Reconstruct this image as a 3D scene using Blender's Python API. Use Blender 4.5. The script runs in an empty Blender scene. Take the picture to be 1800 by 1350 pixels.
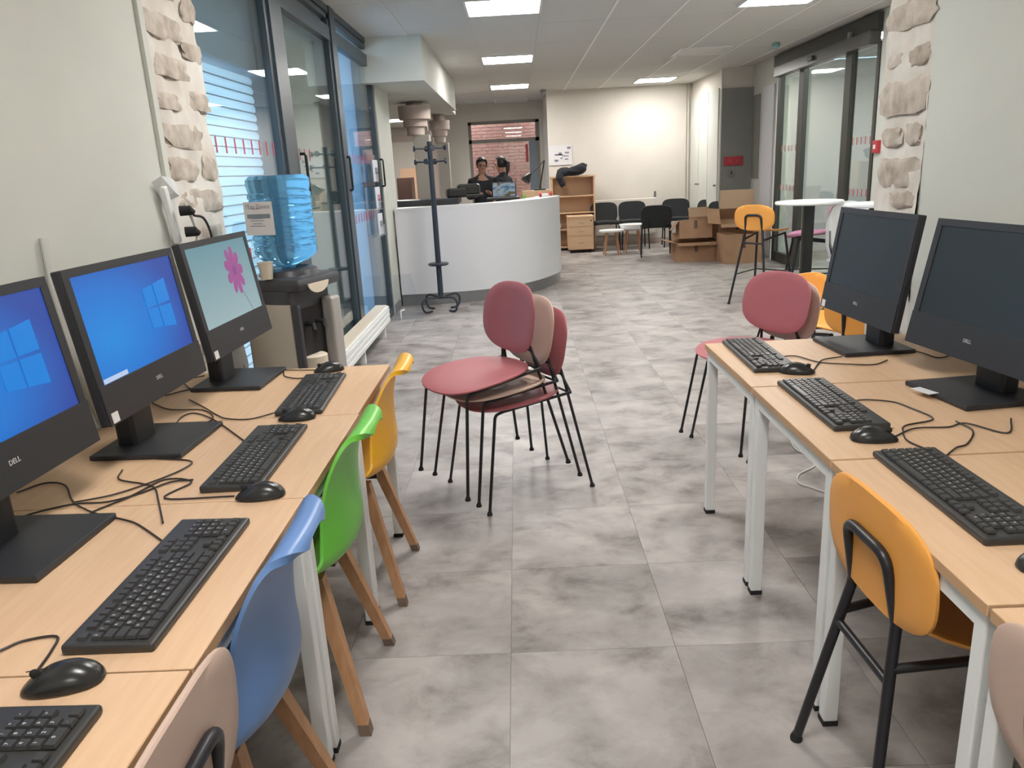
import bpy, bmesh, math, random
from mathutils import Vector, Matrix, noise
random.seed(7)
SC = bpy.context.scene
COL = SC.collection
# ------------------------------------------------------------------ camera
PITCH, YAW, ROLL, CAMH, FPX = 0.27629791, -0.01951544, -0.05252230, 1.41903746, 1329.86
fw = Vector((math.sin(YAW)*math.cos(PITCH), math.cos(YAW)*math.cos(PITCH), -math.sin(PITCH)))
rt = Vector((math.cos(YAW), -math.sin(YAW), 0)); up = rt.cross(fw)
r2 = math.cos(ROLL)*rt+math.sin(ROLL)*up; u2 = -math.sin(ROLL)*rt+math.cos(ROLL)*up
cd = bpy.data.cameras.new('camera'); cam = bpy.data.objects.new('camera', cd); COL.objects.link(cam)
cd.sensor_width = 36; cd.lens = FPX/1800*36; cd.clip_start = .05
m = Matrix.Identity(4)
for i in range(3):
    m[i][0] = r2[i]; m[i][1] = u2[i]; m[i][2] = -fw[i]
m[2][3] = CAMH
cam.matrix_world = m; SC.camera = cam
# ------------------------------------------------------------------ world, exposure
W = bpy.data.worlds.new('world'); SC.world = W; W.use_nodes = True
W.node_tree.nodes['Background'].inputs[0].default_value = (.62, .80, 1, 1)
W.node_tree.nodes['Background'].inputs[1].default_value = 5.2
SC.view_settings.view_transform = 'Standard'; SC.view_settings.look = 'None'
SC.view_settings.exposure = 0.78; SC.view_settings.gamma = 1; SC.view_settings.use_curve_mapping = False
PANEL = 24.0          # emission of the ceiling panels
# ------------------------------------------------------------------ materials
def mat(name, col, rough=.5, metal=0, spec=.5, n=None, bump=0, emit=None, es=1, col2=None, scale=(1,1,1), alpha=None, detail=4, lo=.35, hi=.65, coat=0, coord='Object'):
    M = bpy.data.materials.new(name); M.use_nodes = True; nt = M.node_tree; b = nt.nodes['Principled BSDF']
    b.inputs['Base Color'].default_value = (*col, 1); b.inputs['Roughness'].default_value = rough
    b.inputs['Metallic'].default_value = metal; b.inputs['Specular IOR Level'].default_value = spec
    b.inputs['Coat Weight'].default_value = coat
    if emit: b.inputs['Emission Color'].default_value = (*emit, 1); b.inputs['Emission Strength'].default_value = es
    if n or bump:
        tc = nt.nodes.new('ShaderNodeTexCoord'); mp = nt.nodes.new('ShaderNodeMapping'); mp.inputs['Scale'].default_value = scale
        nz = nt.nodes.new('ShaderNodeTexNoise'); nz.inputs['Scale'].default_value = n or 20; nz.inputs['Detail'].default_value = detail
        nt.links.new(tc.outputs[coord], mp.inputs[0]); nt.links.new(mp.outputs[0], nz.inputs[0])
        if col2:
            cr = nt.nodes.new('ShaderNodeValToRGB'); cr.color_ramp.elements[0].position = lo; cr.color_ramp.elements[1].position = hi
            cr.color_ramp.elements[0].color = (*col, 1); cr.color_ramp.elements[1].color = (*col2, 1)
            nt.links.new(nz.outputs[0], cr.inputs[0]); nt.links.new(cr.outputs[0], b.inputs['Base Color'])
        if bump:
            bp = nt.nodes.new('ShaderNodeBump'); bp.inputs['Strength'].default_value = bump; bp.inputs['Distance'].default_value = .01
            nt.links.new(nz.outputs[0], bp.inputs['Height']); nt.links.new(bp.outputs[0], b.inputs['Normal'])
    return M
def wallmat(name, c, c2=None): return mat(name, c, .75, n=3, col2=c2 or tuple(x*.96 for x in c), bump=.02, spec=.25)
MT = {}
MT['wall'] = wallmat('painted_wall', (.60, .61, .56))
MT['wallwarm'] = wallmat('painted_wall_back', (.66, .62, .56))
MT['wallgrey'] = wallmat('grey_wall', (.25, .25, .235))
MT['ceil'] = mat('ceiling_panel', (.66, .65, .62), .9, n=60, col2=(.61, .60, .57), bump=.05, spec=.1)
MT['tbar'] = mat('ceiling_bar', (.82, .81, .78), .5)
MT['plaster'] = mat('lime_plaster', (.70, .67, .62), .9, n=7, col2=(.60, .55, .49), bump=.4, spec=.1)
MT['stone'] = mat('rubble_stone', (.35, .295, .245), .95, n=14, col2=(.60, .54, .47), bump=.6, spec=.1, lo=.3, hi=.7)
MT['frame'] = mat('slate_aluminium', (.045, .065, .085), .35, spec=.5)
MT['dframe'] = mat('dark_door_metal', (.045, .045, .038), .45)
MT['dop'] = mat('operator_cover', (.09, .09, .08), .3, metal=.3)
MT['beech'] = mat('beech_laminate', (.66, .45, .285), .42, n=6, col2=(.61, .405, .25), scale=(12, 1, 12), spec=.4)
MT['edge'] = mat('beech_edge', (.50, .31, .17), .5)
MT['white'] = mat('white_metal', (.78, .79, .79), .4)
MT['whitep'] = mat('white_laminate', (.62, .62, .65), .35)
MT['black'] = mat('black_plastic', (.024, .025, .030), .45, n=90, bump=.02)
MT['blackg'] = mat('glossy_black', (.022, .022, .022), .26)
MT['keyc'] = mat('key_plastic', (.038, .037, .036), .36)
MT['kbd'] = mat('keyboard_plastic', (.034, .033, .032), .4)
MT['legend'] = mat('legend_print', (.55, .55, .55), .6)
MT['rod'] = mat('black_steel_rod', (.012, .012, .015), .38, spec=.5)
MT['rubber'] = mat('rubber', (.015, .014, .014), .8)
MT['pink'] = mat('dusty_rose_plastic', (.36, .105, .118), .5)
MT['beige'] = mat('beige_plastic', (.52, .38, .31), .5)
MT['orange'] = mat('orange_plastic', (.80, .36, .075), .45)
MT['yellow'] = mat('yellow_plastic', (.85, .43, .02), .35)
MT['green'] = mat('green_plastic', (.15, .52, .06), .35)
MT['blue'] = mat('blue_plastic', (.115, .22, .46), .35)
MT['mauve'] = mat('mauve_plastic', (.48, .20, .34), .5)
MT['oak'] = mat('chair_leg_wood', (.46, .25, .13), .5, n=10, col2=(.38, .19, .09), scale=(6, 6, .6))
MT['oakend'] = mat('worn_leg_end', (.16, .11, .08), .8)
MT['fabric'] = mat('black_fabric', (.018, .020, .022), .9, n=200, bump=.2)
MT['card'] = mat('cardboard', (.36, .21, .125), .85, n=5, col2=(.31, .175, .10))
MT['cardin'] = mat('cardboard_inside', (.24, .14, .085), .9)
MT['cardedge'] = mat('cardboard_edge', (.48, .33, .22), .9)
MT['tape'] = mat('brown_tape', (.10, .05, .035), .3)
MT['silver'] = mat('silver_panel', (.42, .40, .38), .38, metal=.2)
MT['taupe'] = mat('taupe_panel', (.50, .45, .38), .42, metal=.1)
MT['cream'] = mat('cream_plastic', (.66, .58, .47), .5)
MT['dgrey'] = mat('anthracite_plastic', (.05, .052, .06), .35)
MT['grey'] = mat('mid_grey', (.22, .22, .22), .5)
MT['plinth'] = mat('brushed_plinth', (.26, .26, .27), .28, metal=.7)
MT['coatm'] = mat('coat_rack_metal', (.022, .03, .045), .35)
MT['capital'] = mat('painted_capital', (.46, .38, .34), .6)
MT['column'] = mat('column_paint', (.40, .37, .33), .6)
MT['red'] = mat('red_paint', (.42, .03, .04), .45)
MT['decal'] = mat('red_decal', (.50, .06, .09), .5)
MT['brick'] = mat('brick', (.44, .155, .10), .85, n=8, col2=(.52, .20, .13), coord='Generated')
MT['mortar'] = mat('mortar', (.60, .36, .28), .9)
MT['paper'] = mat('paper', (.68, .67, .68), .7)
MT['print'] = mat('printed_ink', (.22, .20, .28), .7)
MT['skin'] = mat('skin', (.36, .19, .13), .55)
MT['hair'] = mat('dark_hair', (.012, .009, .008), .5)
MT['jacket'] = mat('dark_jacket', (.010, .011, .018), .8)
MT['jeans'] = mat('dark_trousers', (.02, .022, .035), .85)
MT['brownw'] = mat('dark_brown_wood', (.11, .06, .045), .5)
MT['peach'] = mat('lit_wood_panel', (.66, .42, .27), .6)  # orange light falling on the panel is put into its base colour
MT['cablew'] = mat('white_cable', (.62, .61, .58), .45)
MT['cableb'] = mat('black_cable', (.025, .018, .015), .5)
MT['darkback'] = mat('reflection_toned_backing', (.34, .35, .30), .8)  # window backing, lightened: reflected ceiling and wall are put into its colour
MT['jamb'] = mat('grey_jamb', (.20, .25, .29), .6)
MT['lens'] = mat('light_diffuser', (.9, .9, .9), .5, emit=(1, .97, .93), es=PANEL)
MT['off'] = mat('unlit_diffuser', (.60, .58, .55), .5)
def trans(name, col, t):
    M = bpy.data.materials.new(name); M.use_nodes = True; nt = M.node_tree; nt.nodes.remove(nt.nodes['Principled BSDF'])
    d = nt.nodes.new('ShaderNodeBsdfDiffuse'); s = nt.nodes.new('ShaderNodeBsdfTranslucent'); x = nt.nodes.new('ShaderNodeMixShader')
    d.inputs[0].default_value = (*col, 1); s.inputs[0].default_value = (*col, 1); x.inputs[0].default_value = t
    nt.links.new(d.outputs[0], x.inputs[1]); nt.links.new(s.outputs[0], x.inputs[2]); nt.links.new(x.outputs[0], nt.nodes['Material Output'].inputs[0]); return M
MT['slat'] = trans('translucent_slat', (.72, .80, .84), .5)
MT['blind'] = trans('translucent_blind', (.50, .64, .76), .5)
def glassmat(name, tint, ior=1.52):
    M = bpy.data.materials.new(name); M.use_nodes = True; nt = M.node_tree; nt.nodes.remove(nt.nodes['Principled BSDF'])
    t = nt.nodes.new('ShaderNodeBsdfTransparent'); g = nt.nodes.new('ShaderNodeBsdfGlossy'); x = nt.nodes.new('ShaderNodeMixShader')
    f = nt.nodes.new('ShaderNodeFresnel'); ge = nt.nodes.new('ShaderNodeNewGeometry'); mr = nt.nodes.new('ShaderNodeMapRange')
    mr.inputs[3].default_value = ior; mr.inputs[4].default_value = 1/ior; nt.links.new(ge.outputs['Backfacing'], mr.inputs[0]); nt.links.new(mr.outputs[0], f.inputs[0])
    t.inputs[0].default_value = (*tint, 1); g.inputs[1].default_value = .0; g.inputs[0].default_value = (.95, .95, .95, 1)
    nt.links.new(f.outputs[0], x.inputs[0]); nt.links.new(t.outputs[0], x.inputs[1]); nt.links.new(g.outputs[0], x.inputs[2])
    nt.links.new(x.outputs[0], nt.nodes['Material Output'].inputs[0]); return M
MT['glass'] = glassmat('window_glass', (.86, .93, .95))
MT['glassd'] = glassmat('door_glass', (.80, .86, .84))
MT['acry'] = glassmat('clear_acrylic', (.93, .95, .97), 1.3)
def bottlemat():
    M = mat('blue_bottle_plastic', (.30, .66, .92), .07, spec=.6); b = M.node_tree.nodes['Principled BSDF']
    b.inputs['Transmission Weight'].default_value = .86; b.inputs['IOR'].default_value = 1.12; return M
MT['bottle'] = bottlemat()
def floormat():
    M = bpy.data.materials.new('concrete_look_tile'); M.use_nodes = True; nt = M.node_tree; b = nt.nodes['Principled BSDF']; L = nt.links
    tc = nt.nodes.new('ShaderNodeTexCoord'); oi = nt.nodes.new('ShaderNodeObjectInfo')
    ma = nt.nodes.new('ShaderNodeMath'); ma.operation = 'MULTIPLY'; ma.inputs[1].default_value = 37; L.new(oi.outputs['Random'], ma.inputs[0])
    ad = nt.nodes.new('ShaderNodeVectorMath'); L.new(tc.outputs['Object'], ad.inputs[0]); L.new(ma.outputs[0], ad.inputs[1])
    mp = nt.nodes.new('ShaderNodeMapping'); mp.inputs['Scale'].default_value = (1, 1.25, 1); L.new(ad.outputs[0], mp.inputs[0])
    n1 = nt.nodes.new('ShaderNodeTexNoise'); n1.inputs['Scale'].default_value = 4.2; n1.inputs['Detail'].default_value = 9; n1.inputs['Roughness'].default_value = .62; n1.inputs['Distortion'].default_value = .25
    n2 = nt.nodes.new('ShaderNodeTexNoise'); n2.inputs['Scale'].default_value = 2.2; n2.inputs['Detail'].default_value = 6; n2.inputs['Distortion'].default_value = 1.2
    L.new(mp.outputs[0], n1.inputs[0]); L.new(mp.outputs[0], n2.inputs[0])
    c1 = nt.nodes.new('ShaderNodeValToRGB'); e = c1.color_ramp.elements; e[0].position = .33; e[1].position = .60
    e[0].color = (.185, .163, .155, 1); e[1].color = (.41, .382, .365, 1); x = e.new(.46); x.color = (.325, .298, .282, 1)
    L.new(n1.outputs[0], c1.inputs[0])
    c2 = nt.nodes.new('ShaderNodeValToRGB'); e = c2.color_ramp.elements; e[0].position = .35; e[1].position = .68; e[0].color = (.80, .79, .80, 1); e[1].color = (1.1, 1.1, 1.1, 1)
    L.new(n2.outputs[0], c2.inputs[0])
    mx = nt.nodes.new('ShaderNodeMix'); mx.data_type = 'RGBA'; mx.blend_type = 'MULTIPLY'; mx.inputs[0].default_value = 1
    L.new(c1.outputs[0], mx.inputs[6]); L.new(c2.outputs[0], mx.inputs[7]); L.new(mx.outputs[2], b.inputs['Base Color'])
    b.inputs['Roughness'].default_value = .42; b.inputs['Specular IOR Level'].default_value = .45
    bp = nt.nodes.new('ShaderNodeBump'); bp.inputs['Strength'].default_value = .05; L.new(n1.outputs[0], bp.inputs['Height']); L.new(bp.outputs[0], b.inputs['Normal'])
    return M
MT['floor'] = floormat()
# ------------------------------------------------------------------ helpers
def link(name, data=None, parent=None, loc=None, rz=None):
    o = bpy.data.objects.new(name, data); COL.objects.link(o)
    if parent: o.parent = parent
    if loc is not None: o.location = loc
    if rz is not None: o.rotation_euler = (0, 0, rz)
    return o
def obj(name, bm, m, parent=None, smooth=False, kind=None, label=None, mod=None):
    me = bpy.data.meshes.new(name); bmesh.ops.recalc_face_normals(bm, faces=bm.faces); bm.to_mesh(me); bm.free()
    for mm in (m if isinstance(m, (list, tuple)) else [m]): me.materials.append(MT[mm] if isinstance(mm, str) else mm)
    if smooth:
        for p in me.polygons: p.use_smooth = True
        try: me.set_sharp_from_angle(angle=math.radians(40))
        except Exception: pass
    o = link(name, me, parent)
    if kind: o['kind'] = kind
    if label: o['label'] = label
    return o
def thing(name, label, cat, loc=(0, 0, 0), rz=0, group=None):
    o = link(name, None, None, loc, rz); o['label'] = label; o['category'] = cat; o.empty_display_size = .1
    if group: o['group'] = group
    return o
def tag(o, label, cat, group=None):
    o['label'] = label; o['category'] = cat
    if group: o['group'] = group
    return o
def struct(name, label=None, loc=(0, 0, 0)):
    o = link(name, None, None, loc); o['kind'] = 'structure'
    if label: o['label'] = label
    return o
def dup(root, loc, rz=None, label=None, group=None, parent=None):
    c = root.copy(); COL.objects.link(c)
    if parent is not None: c.parent = parent
    if loc is not None: c.location = loc
    if rz is not None: c.rotation_euler = (0, 0, rz)
    if label: c['label'] = label
    if group: c['group'] = group
    for ch in root.children:
        dup(ch, None, parent=c)
    return c
def B(): return bmesh.new()
def box(bm, c, s, rz=0, bev=0, mi=0, M4=None):
    r = bmesh.ops.create_cube(bm, size=1)
    vs = r['verts']; bmesh.ops.scale(bm, vec=s, verts=vs)
    if bev:
        es = list({e for v in vs for e in v.link_edges})
        rr = bmesh.ops.bevel(bm, geom=es, offset=bev, segments=2, affect='EDGES', profile=.5)
        vs = list({v for f in rr['faces'] for v in f.verts} | {v for v in vs if v.is_valid})
    if rz: bmesh.ops.rotate(bm, verts=vs, cent=(0, 0, 0), matrix=Matrix.Rotation(rz, 3, 'Z'))
    bmesh.ops.translate(bm, vec=c, verts=vs)
    if M4 is not None: bmesh.ops.transform(bm, matrix=M4, verts=vs)
    if mi:
        for f in {f for v in vs for f in v.link_faces}: f.material_index = mi
    return vs
def bx(name, c, s, m, parent=None, rz=0, bev=0, **k):
    bm = B(); box(bm, c, s, rz, bev); return obj(name, bm, m, parent, **k)
def rng(name, x0, x1, y0, y1, z0, z1, m, parent=None, **k):
    return bx(name, ((x0+x1)/2, (y0+y1)/2, (z0+z1)/2), (abs(x1-x0), abs(y1-y0), abs(z1-z0)), m, parent, **k)
def smoothpts(P, n=6, closed=False):
    P = [Vector(p) for p in P]
    if len(P) < 3: return P
    o = []
    N = len(P)
    for i in range(N-1):
        a = P[i-1] if i else P[0]*2-P[1]; b = P[i]; c = P[i+1]; d = P[i+2] if i+2 < N else P[-1]*2-P[-2]
        for k in range(n):
            t = k/n
            o.append(.5*((2*b)+(c-a)*t+(2*a-5*b+4*c-d)*t*t+(3*b-a-3*c+d)*t**3))
    o.append(P[-1]); return o
def fillet(P, r, n=5):
    P = [Vector(p) for p in P]; o = [P[0]]
    for i in range(1, len(P)-1):
        a, b, c = P[i-1], P[i], P[i+1]
        d1 = (a-b); d2 = (c-b); rr = min(r, d1.length*.48, d2.length*.48)
        p1 = b+d1.normalized()*rr; p2 = b+d2.normalized()*rr
        for k in range(n+1):
            t = k/n; o.append((1-t)**2*p1+2*t*(1-t)*b+t*t*p2)
    o.append(P[-1]); return o
def tube(bm, P, r, seg=8):
    P = [Vector(p) for p in P]; rings = []; nrm = None
    for i, p in enumerate(P):
        t = (P[min(i+1, len(P)-1)]-P[max(i-1, 0)])
        if t.length < 1e-9: t = Vector((0, 0, 1))
        t.normalize()
        if nrm is None:
            nrm = t.orthogonal().normalized()
        else:
            nrm = (nrm-t*nrm.dot(t))
            nrm = nrm.normalized() if nrm.length > 1e-6 else t.orthogonal().normalized()
        bn = t.cross(nrm); rad = r[i] if isinstance(r, (list, tuple)) else r
        rings.append([bm.verts.new(p+(nrm*math.cos(a)+bn*math.sin(a))*rad) for a in [2*math.pi*k/seg for k in range(seg)]])
    for a, b in zip(rings, rings[1:]):
        for k in range(seg): bm.faces.new((a[k], a[(k+1) % seg], b[(k+1) % seg], b[k]))
    bm.faces.new(rings[0][::-1]); bm.faces.new(rings[-1])
def tb(name, P, r, m, parent=None, seg=8, **k):
    bm = B(); tube(bm, P, r, seg); return obj(name, bm, m, parent, smooth=True, **k)
def lathe(bm, prof, seg=24, c=(0, 0, 0), sq=None, mi=0):
    rings = []
    for r, z in prof:
        ring = []
        for k in range(seg):
            a = 2*math.pi*k/seg; q = 1
            if sq: q = (abs(math.cos(a))**sq+abs(math.sin(a))**sq)**(-1/sq)
            ring.append(bm.verts.new((c[0]+r*q*math.cos(a), c[1]+r*q*math.sin(a), c[2]+z)))
        rings.append(ring)
    for a, b in zip(rings, rings[1:]):
        for k in range(seg):
            f = bm.faces.new((a[k], a[(k+1) % seg], b[(k+1) % seg], b[k])); f.material_index = mi
    if prof[0][0] > 1e-5: bm.faces.new(rings[0][::-1]).material_index = mi
    if prof[-1][0] > 1e-5: bm.faces.new(rings[-1]).material_index = mi
    bmesh.ops.remove_doubles(bm, verts=bm.verts, dist=1e-6)
def pad(bm, pos, N, t, ex=2.7, rings=5, seg=44):
    """superellipse plate: pos(u,v) for |u|,|v|<=1; N offset direction; t thickness"""
    N = Vector(N).normalized(); lay = []
    for k in range(1, rings+1): lay.append((k/rings*.975, .5))
    lay += [(1, .25), (1, -.25)]
    for k in range(rings, 0, -1): lay.append((k/rings*.975, -.5))
    top = bm.verts.new(Vector(pos(0, 0))+N*t*.5); bot = bm.verts.new(Vector(pos(0, 0))-N*t*.5); R = []
    for rr, h in lay:
        ring = []
        for k in range(seg):
            a = 2*math.pi*k/seg; ca, sa = math.cos(a), math.sin(a); q = (abs(ca)**ex+abs(sa)**ex)**(-1/ex)
            ring.append(bm.verts.new(Vector(pos(rr*q*ca, rr*q*sa))+N*t*h))
        R.append(ring)
    for k in range(seg):
        bm.faces.new((top, R[0][k], R[0][(k+1) % seg])); bm.faces.new((bot, R[-1][(k+1) % seg], R[-1][k]))
    for a, b in zip(R, R[1:]):
        for k in range(seg): bm.faces.new((a[k], b[k], b[(k+1) % seg], a[(k+1) % seg]))
def poly(bm, pts, h, mi=0):
    """extrude a closed list of 3-D points by vector h"""
    h = Vector(h); a = [bm.verts.new(Vector(p)) for p in pts]; b = [bm.verts.new(Vector(p)+h) for p in pts]; n = len(a)
    fs = [bm.faces.new(a), bm.faces.new(b[::-1])]
    for k in range(n): fs.append(bm.faces.new((a[k], b[k], b[(k+1) % n], a[(k+1) % n])))
    for f in fs: f.material_index = mi
def text_mesh(s, size, align='CENTER'):
    cu = bpy.data.curves.new('txt', 'FONT'); cu.body = s; cu.size = size; cu.align_x = align; cu.align_y = 'CENTER'; cu.resolution_u = 2; cu.extrude = .0003
    o = bpy.data.objects.new('txt', cu); me = bpy.data.meshes.new_from_object(o); bpy.data.objects.remove(o); return me
def lettering(name, s, size, m, parent, M4, align='CENTER'):
    me = text_mesh(s, size, align); me.transform(M4); me.materials.append(MT[m]); o = link(name, me, parent); return o
PI = math.pi
XF = Matrix(((0, 0, 1, 0), (1, 0, 0, 0), (0, 1, 0, 0), (0, 0, 0, 1)))      # text plane -> facing +X, up Z, right = +Y
YF = Matrix(((1, 0, 0, 0), (0, 0, -1, 0), (0, 1, 0, 0), (0, 0, 0, 1)))     # text plane -> facing -Y
H = 2.68
# ================================================================== SETTING
fl = struct('floor')
tb_ = B(); box(tb_, (0, 0, -.003), (.4988, .4988, .006)); tile0 = obj('floor_tile', tb_, 'floor', fl)
X0, Y0 = -0.0849, 1.9975
first = True; rest = []
for i in range(-3, 8):
    for j in range(-4, 25):
        x = X0+.5*i+.25; y = Y0+.5*j+.25
        if y < 3.5 and (x < -1.6 or x > 1.8): continue
        if x < -1.6 or x > 3.7: continue
        if y > 11.2: rest.append((x, y)); continue
        if first: tile0.location = (x, y, 0); first = False; continue
        c = tile0.copy(); COL.objects.link(c); c.parent = fl; c.location = (x, y, 0)
bm = B()
for x, y in rest: box(bm, (x, y, -.003), (.4988, .4988, .006))
obj('far_floor_tiles', bm, 'floor', fl, kind='stuff')
rng('subfloor', -6, 6, -3.2, 18, -.1, -.0065, 'grey', fl)
rng('far_room_floor', -6, -1.585, 8, 18, -.0064, -.0005, 'floor', fl)
rng('rear_floor', -6, 6, -3.2, 0, -.0064, -.0005, 'floor', fl)
rng('rear_floor', -1.58, 3.9, 14.5, 18, -.0064, -.0005, 'floor', fl)
rng('lobby_floor', 3.7, 5.9, 7, 11.8, -.0064, -.0005, 'floor', fl)
ce = struct('ceiling')
lights = [(-.04, -2.3), (-.04, .7), (-.04, 3.7), (-.04, 6.66), (-.04, 9.68), (-.04, 12.75), (2.28, 12.95), (2.28, 6.9), (2.28, 3.9), (-1.96, 12.9)]
unlit = [(2.3, 9.9), (-.04, 15.2)]
bars = [-.36, .28, .88, 1.48, 2.08, 2.68, 3.28]
t0 = B(); box(t0, (0, 0, .01), (.594, 1.194, .02)); tl0 = obj('ceiling_tile', t0, 'ceil', ce); used = False
xs = [(-.36-.6*k-.3) for k in (0, 1)]+[(bars[k]+bars[k+1])/2 for k in range(1, 6)]
for x in xs:
    for j in range(-3, 12):
        y = j*1.2+.6+.3
        if not used: tl0.location = (x, y, H); used = True; continue
        c = tl0.copy(); COL.objects.link(c); c.parent = ce; c.location = (x, y, H)
rng('centre_strip', -.357, .277, -3.2, 17, H, H+.02, 'ceil', ce)
rng('ceiling_void', -1.75, 6, -3.4, 16.1, H+.022, H+.08, 'ceil', ce); rng('far_room_ceiling', -6, -1.75, 8.5, 16.1, H+.022, H+.08, 'ceil', ce)
for x in [-1.56, -.96]+bars: rng('ceiling_bar', x-.012, x+.012, -3.2, 15.9, H-.005, H+.012, 'tbar' if x > .5 else 'ceil', ce)
for i, (x, y) in enumerate(lights+unlit):
    on = i < len(lights)
    lab = {3: 'lit square ceiling panel nearest the camera, at the top edge over the aisle', 4: 'lit square ceiling panel in the middle of the aisle row',
           5: 'lit square ceiling panel farthest back in the aisle row, above the counter', 6: 'lit ceiling panel at right, above the waiting chairs', 9: 'lit ceiling panel in the far left room beyond the pier',
           10: 'unlit pale ceiling panel near the sliding doors', 11: 'unlit pale ceiling panel beyond the aisle row, in front of the brick window'}.get(i, 'lit square ceiling panel out of frame, over the room')
    t = thing('ceiling_light', lab, 'light', (x, y, H if i != 9 else 2.28), 0, None if i in (3, 4, 5, 6, 9, 10, 11) else 'ceiling panels outside the frame')
    bm = B()
    for dx, dy, sx, sy in ((0, .3, .62, .02), (0, -.3, .62, .02), (.3, 0, .02, .58), (-.3, 0, .02, .58)): box(bm, (dx, dy, -.008), (sx, sy, .014))
    obj('frame', bm, 'white', t); bx('diffuser', (0, 0, -.006), (.58, .58, .006), 'lens' if on else 'off', t)
# ---- left wall
wl = struct('wall_left')
rng('plaster_face', -1.6, -1.34, -3.2, 3.0, 0, H+.02, 'wall', wl)
def stoneband(parent, xf, sgn, y0, y1, stones, seed):
    """rough plaster band with protruding rubble stones; sgn = direction of the room"""
    bm = B(); NY, NZ = 22, 110
    g = []
    for k in range(NZ+1):
        z = k/NZ*(H+.02); row = []
        for i in range(NY+1):
            y = y0+(y1-y0)*i/NY; t = i/NY
            e = noise.noise(Vector((seed, z*4, 0)))*.035+noise.noise(Vector((seed, z*13, 3)))*.012
            yy = y+e*t
            d = noise.noise(Vector((yy*7, z*7, seed)))*.018+noise.noise(Vector((yy*22, z*22, seed)))*.006
            row.append(bm.verts.new((xf+sgn*d, yy, z)))
        row.append(bm.verts.new((xf-sgn*.14, y1+noise.noise(Vector((seed, z*5, 0)))*.03, z)))
        g.append(row)
    for a, b in zip(g, g[1:]):
        for i in range(len(a)-1): bm.faces.new((a[i], a[i+1], b[i+1], b[i]))
    obj('lime_render', bm, 'plaster', parent, smooth=True)
    for ya, yb, za, zb in stones:
        bm = B(); bmesh.ops.create_icosphere(bm, subdivisions=3, radius=1)
        for v in bm.verts:
            c = v.co.copy(); q = (abs(c.x)**5+abs(c.y)**5+abs(c.z)**5)**(-1/5); c *= q
            nn = noise.noise(c*1.7+Vector((ya*9, za*9, seed)))*.34+noise.noise(c*5+Vector((za*9, ya*9, seed)))*.16
            c *= 1+nn
            v.co = Vector((xf+sgn*(-.004+.013*c.x), (ya+yb)/2+c.y*(yb-ya)/2, (za+zb)/2+c.z*(zb-za)/2))
        obj('stone', bm, 'stone', parent, smooth=True)
LS = [(3.02, 3.34, 1.97, 2.06), (3.34, 3.52, 1.92, 1.99), (3.02, 3.34, 1.83, 1.91), (3.01, 3.22, 1.71, 1.77), (3.34, 3.53, 1.72, 1.80), (3.03, 3.38, 1.57, 1.66), (3.03, 3.29, 1.44, 1.53), (3.36, 3.52, 1.44, 1.54),
      (3.08, 3.50, 1.31, 1.40), (3.19, 3.46, 1.17, 1.25), (3.1, 3.33, 2.12, 2.18), (3.38, 3.52, 2.08, 2.18), (3.02, 3.3, 2.28, 2.38), (3.03, 3.3, 1.02, 1.10), (3.3, 3.5, .86, .95), (3.03, 3.25, .7, .8), (3.28, 3.5, .5, .6), (3.03, 3.3, .3, .4)]
stoneband(wl, -1.34, 1, 3.0, 3.52, LS, 1.3)
rng('wall_core', -1.75, -1.372, 3.0, 3.46, 0, H+.02, 'plaster', wl)
rng('edge_bead', -1.345, -1.325, 2.965, 3.005, 0, H, 'wall', wl)
wr = struct('wall_right')
rng('plaster_face', 1.56, 1.75, -3.2, 3.04, 0, H+.02, 'wall', wr)
RS = [(3.05, 3.40, 1.87, 1.97), (3.05, 3.20, 1.72, 1.79), (3.25, 3.38, 1.73, 1.79), (3.05, 3.41, 1.545, 1.68), (3.06, 3.18, 1.43, 1.51), (3.22, 3.38, 1.43, 1.50), (3.05, 3.39, 1.27, 1.38), (3.07, 3.26, 1.19, 1.25),
      (3.06, 3.3, 2.05, 2.13), (3.2, 3.4, 2.24, 2.34), (3.06, 3.3, 1.02, 1.12), (3.15, 3.4, .84, .93), (3.06, 3.3, .6, .7)]
stoneband(wr, 1.56, -1, 3.035, 3.40, RS, 4.7)
rng('wall_core', 1.592, 1.75, 3.035, 3.36, 0, H+.02, 'plaster', wr)
rng('return_wall', 1.75, 3.75, 3.2, 3.36, 0, H+.02, 'wall', wr)
rng('side_wall', 3.55, 3.75, 3.36, 7.86, 0, H+.02, 'wall', wr)
rng('side_wall', 3.55, 3.75, 10.88, 11.98, 0, H+.02, 'wall', wr, label='pale wall beside the sliding door')
rng('door_lintel', 3.55, 3.75, 7.86, 10.88, 2.68, H+.02, 'wall', wr)
wk = struct('wall_rear'); rng('wall_face', -1.6, 1.75, -3.4, -3.2, 0, H+.02, 'wall', wk)
wb = struct('wall_back')
rng('wall_face', .58, 3.3, 13.9, 14.1, 0, H+.02, 'wallwarm', wb)
rng('recess_side', .58, .7, 14.1, 16.0, 0, H+.02, 'wallwarm', wb)
rng('window_wall', -1.35, -.92, 15.9, 16.1, 0, H+.02, 'wallwarm', wb)
rng('window_wall', -.92, .58, 15.9, 16.1, 0, .55, 'wallwarm', wb)
rng('window_wall', -.92, .58, 15.9, 16.1, 2.36, H+.02, 'wallwarm', wb)
rng('window_wall', .50, .58, 15.9, 16.1, .55, 2.36, 'wallwarm', wb)
rng('far_room_wall', -6, -1.85, 15.0, 15.1, 0, H+.02, 'wallwarm', wb)
rng('far_room_wall', -1.85, -1.47, 15.0, 15.1, 2.05, H+.02, 'wallwarm', wb); rng('far_room_wall', -1.47, -1.35, 15.0, 16.1, 0, H+.02, 'wallwarm', wb)
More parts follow.
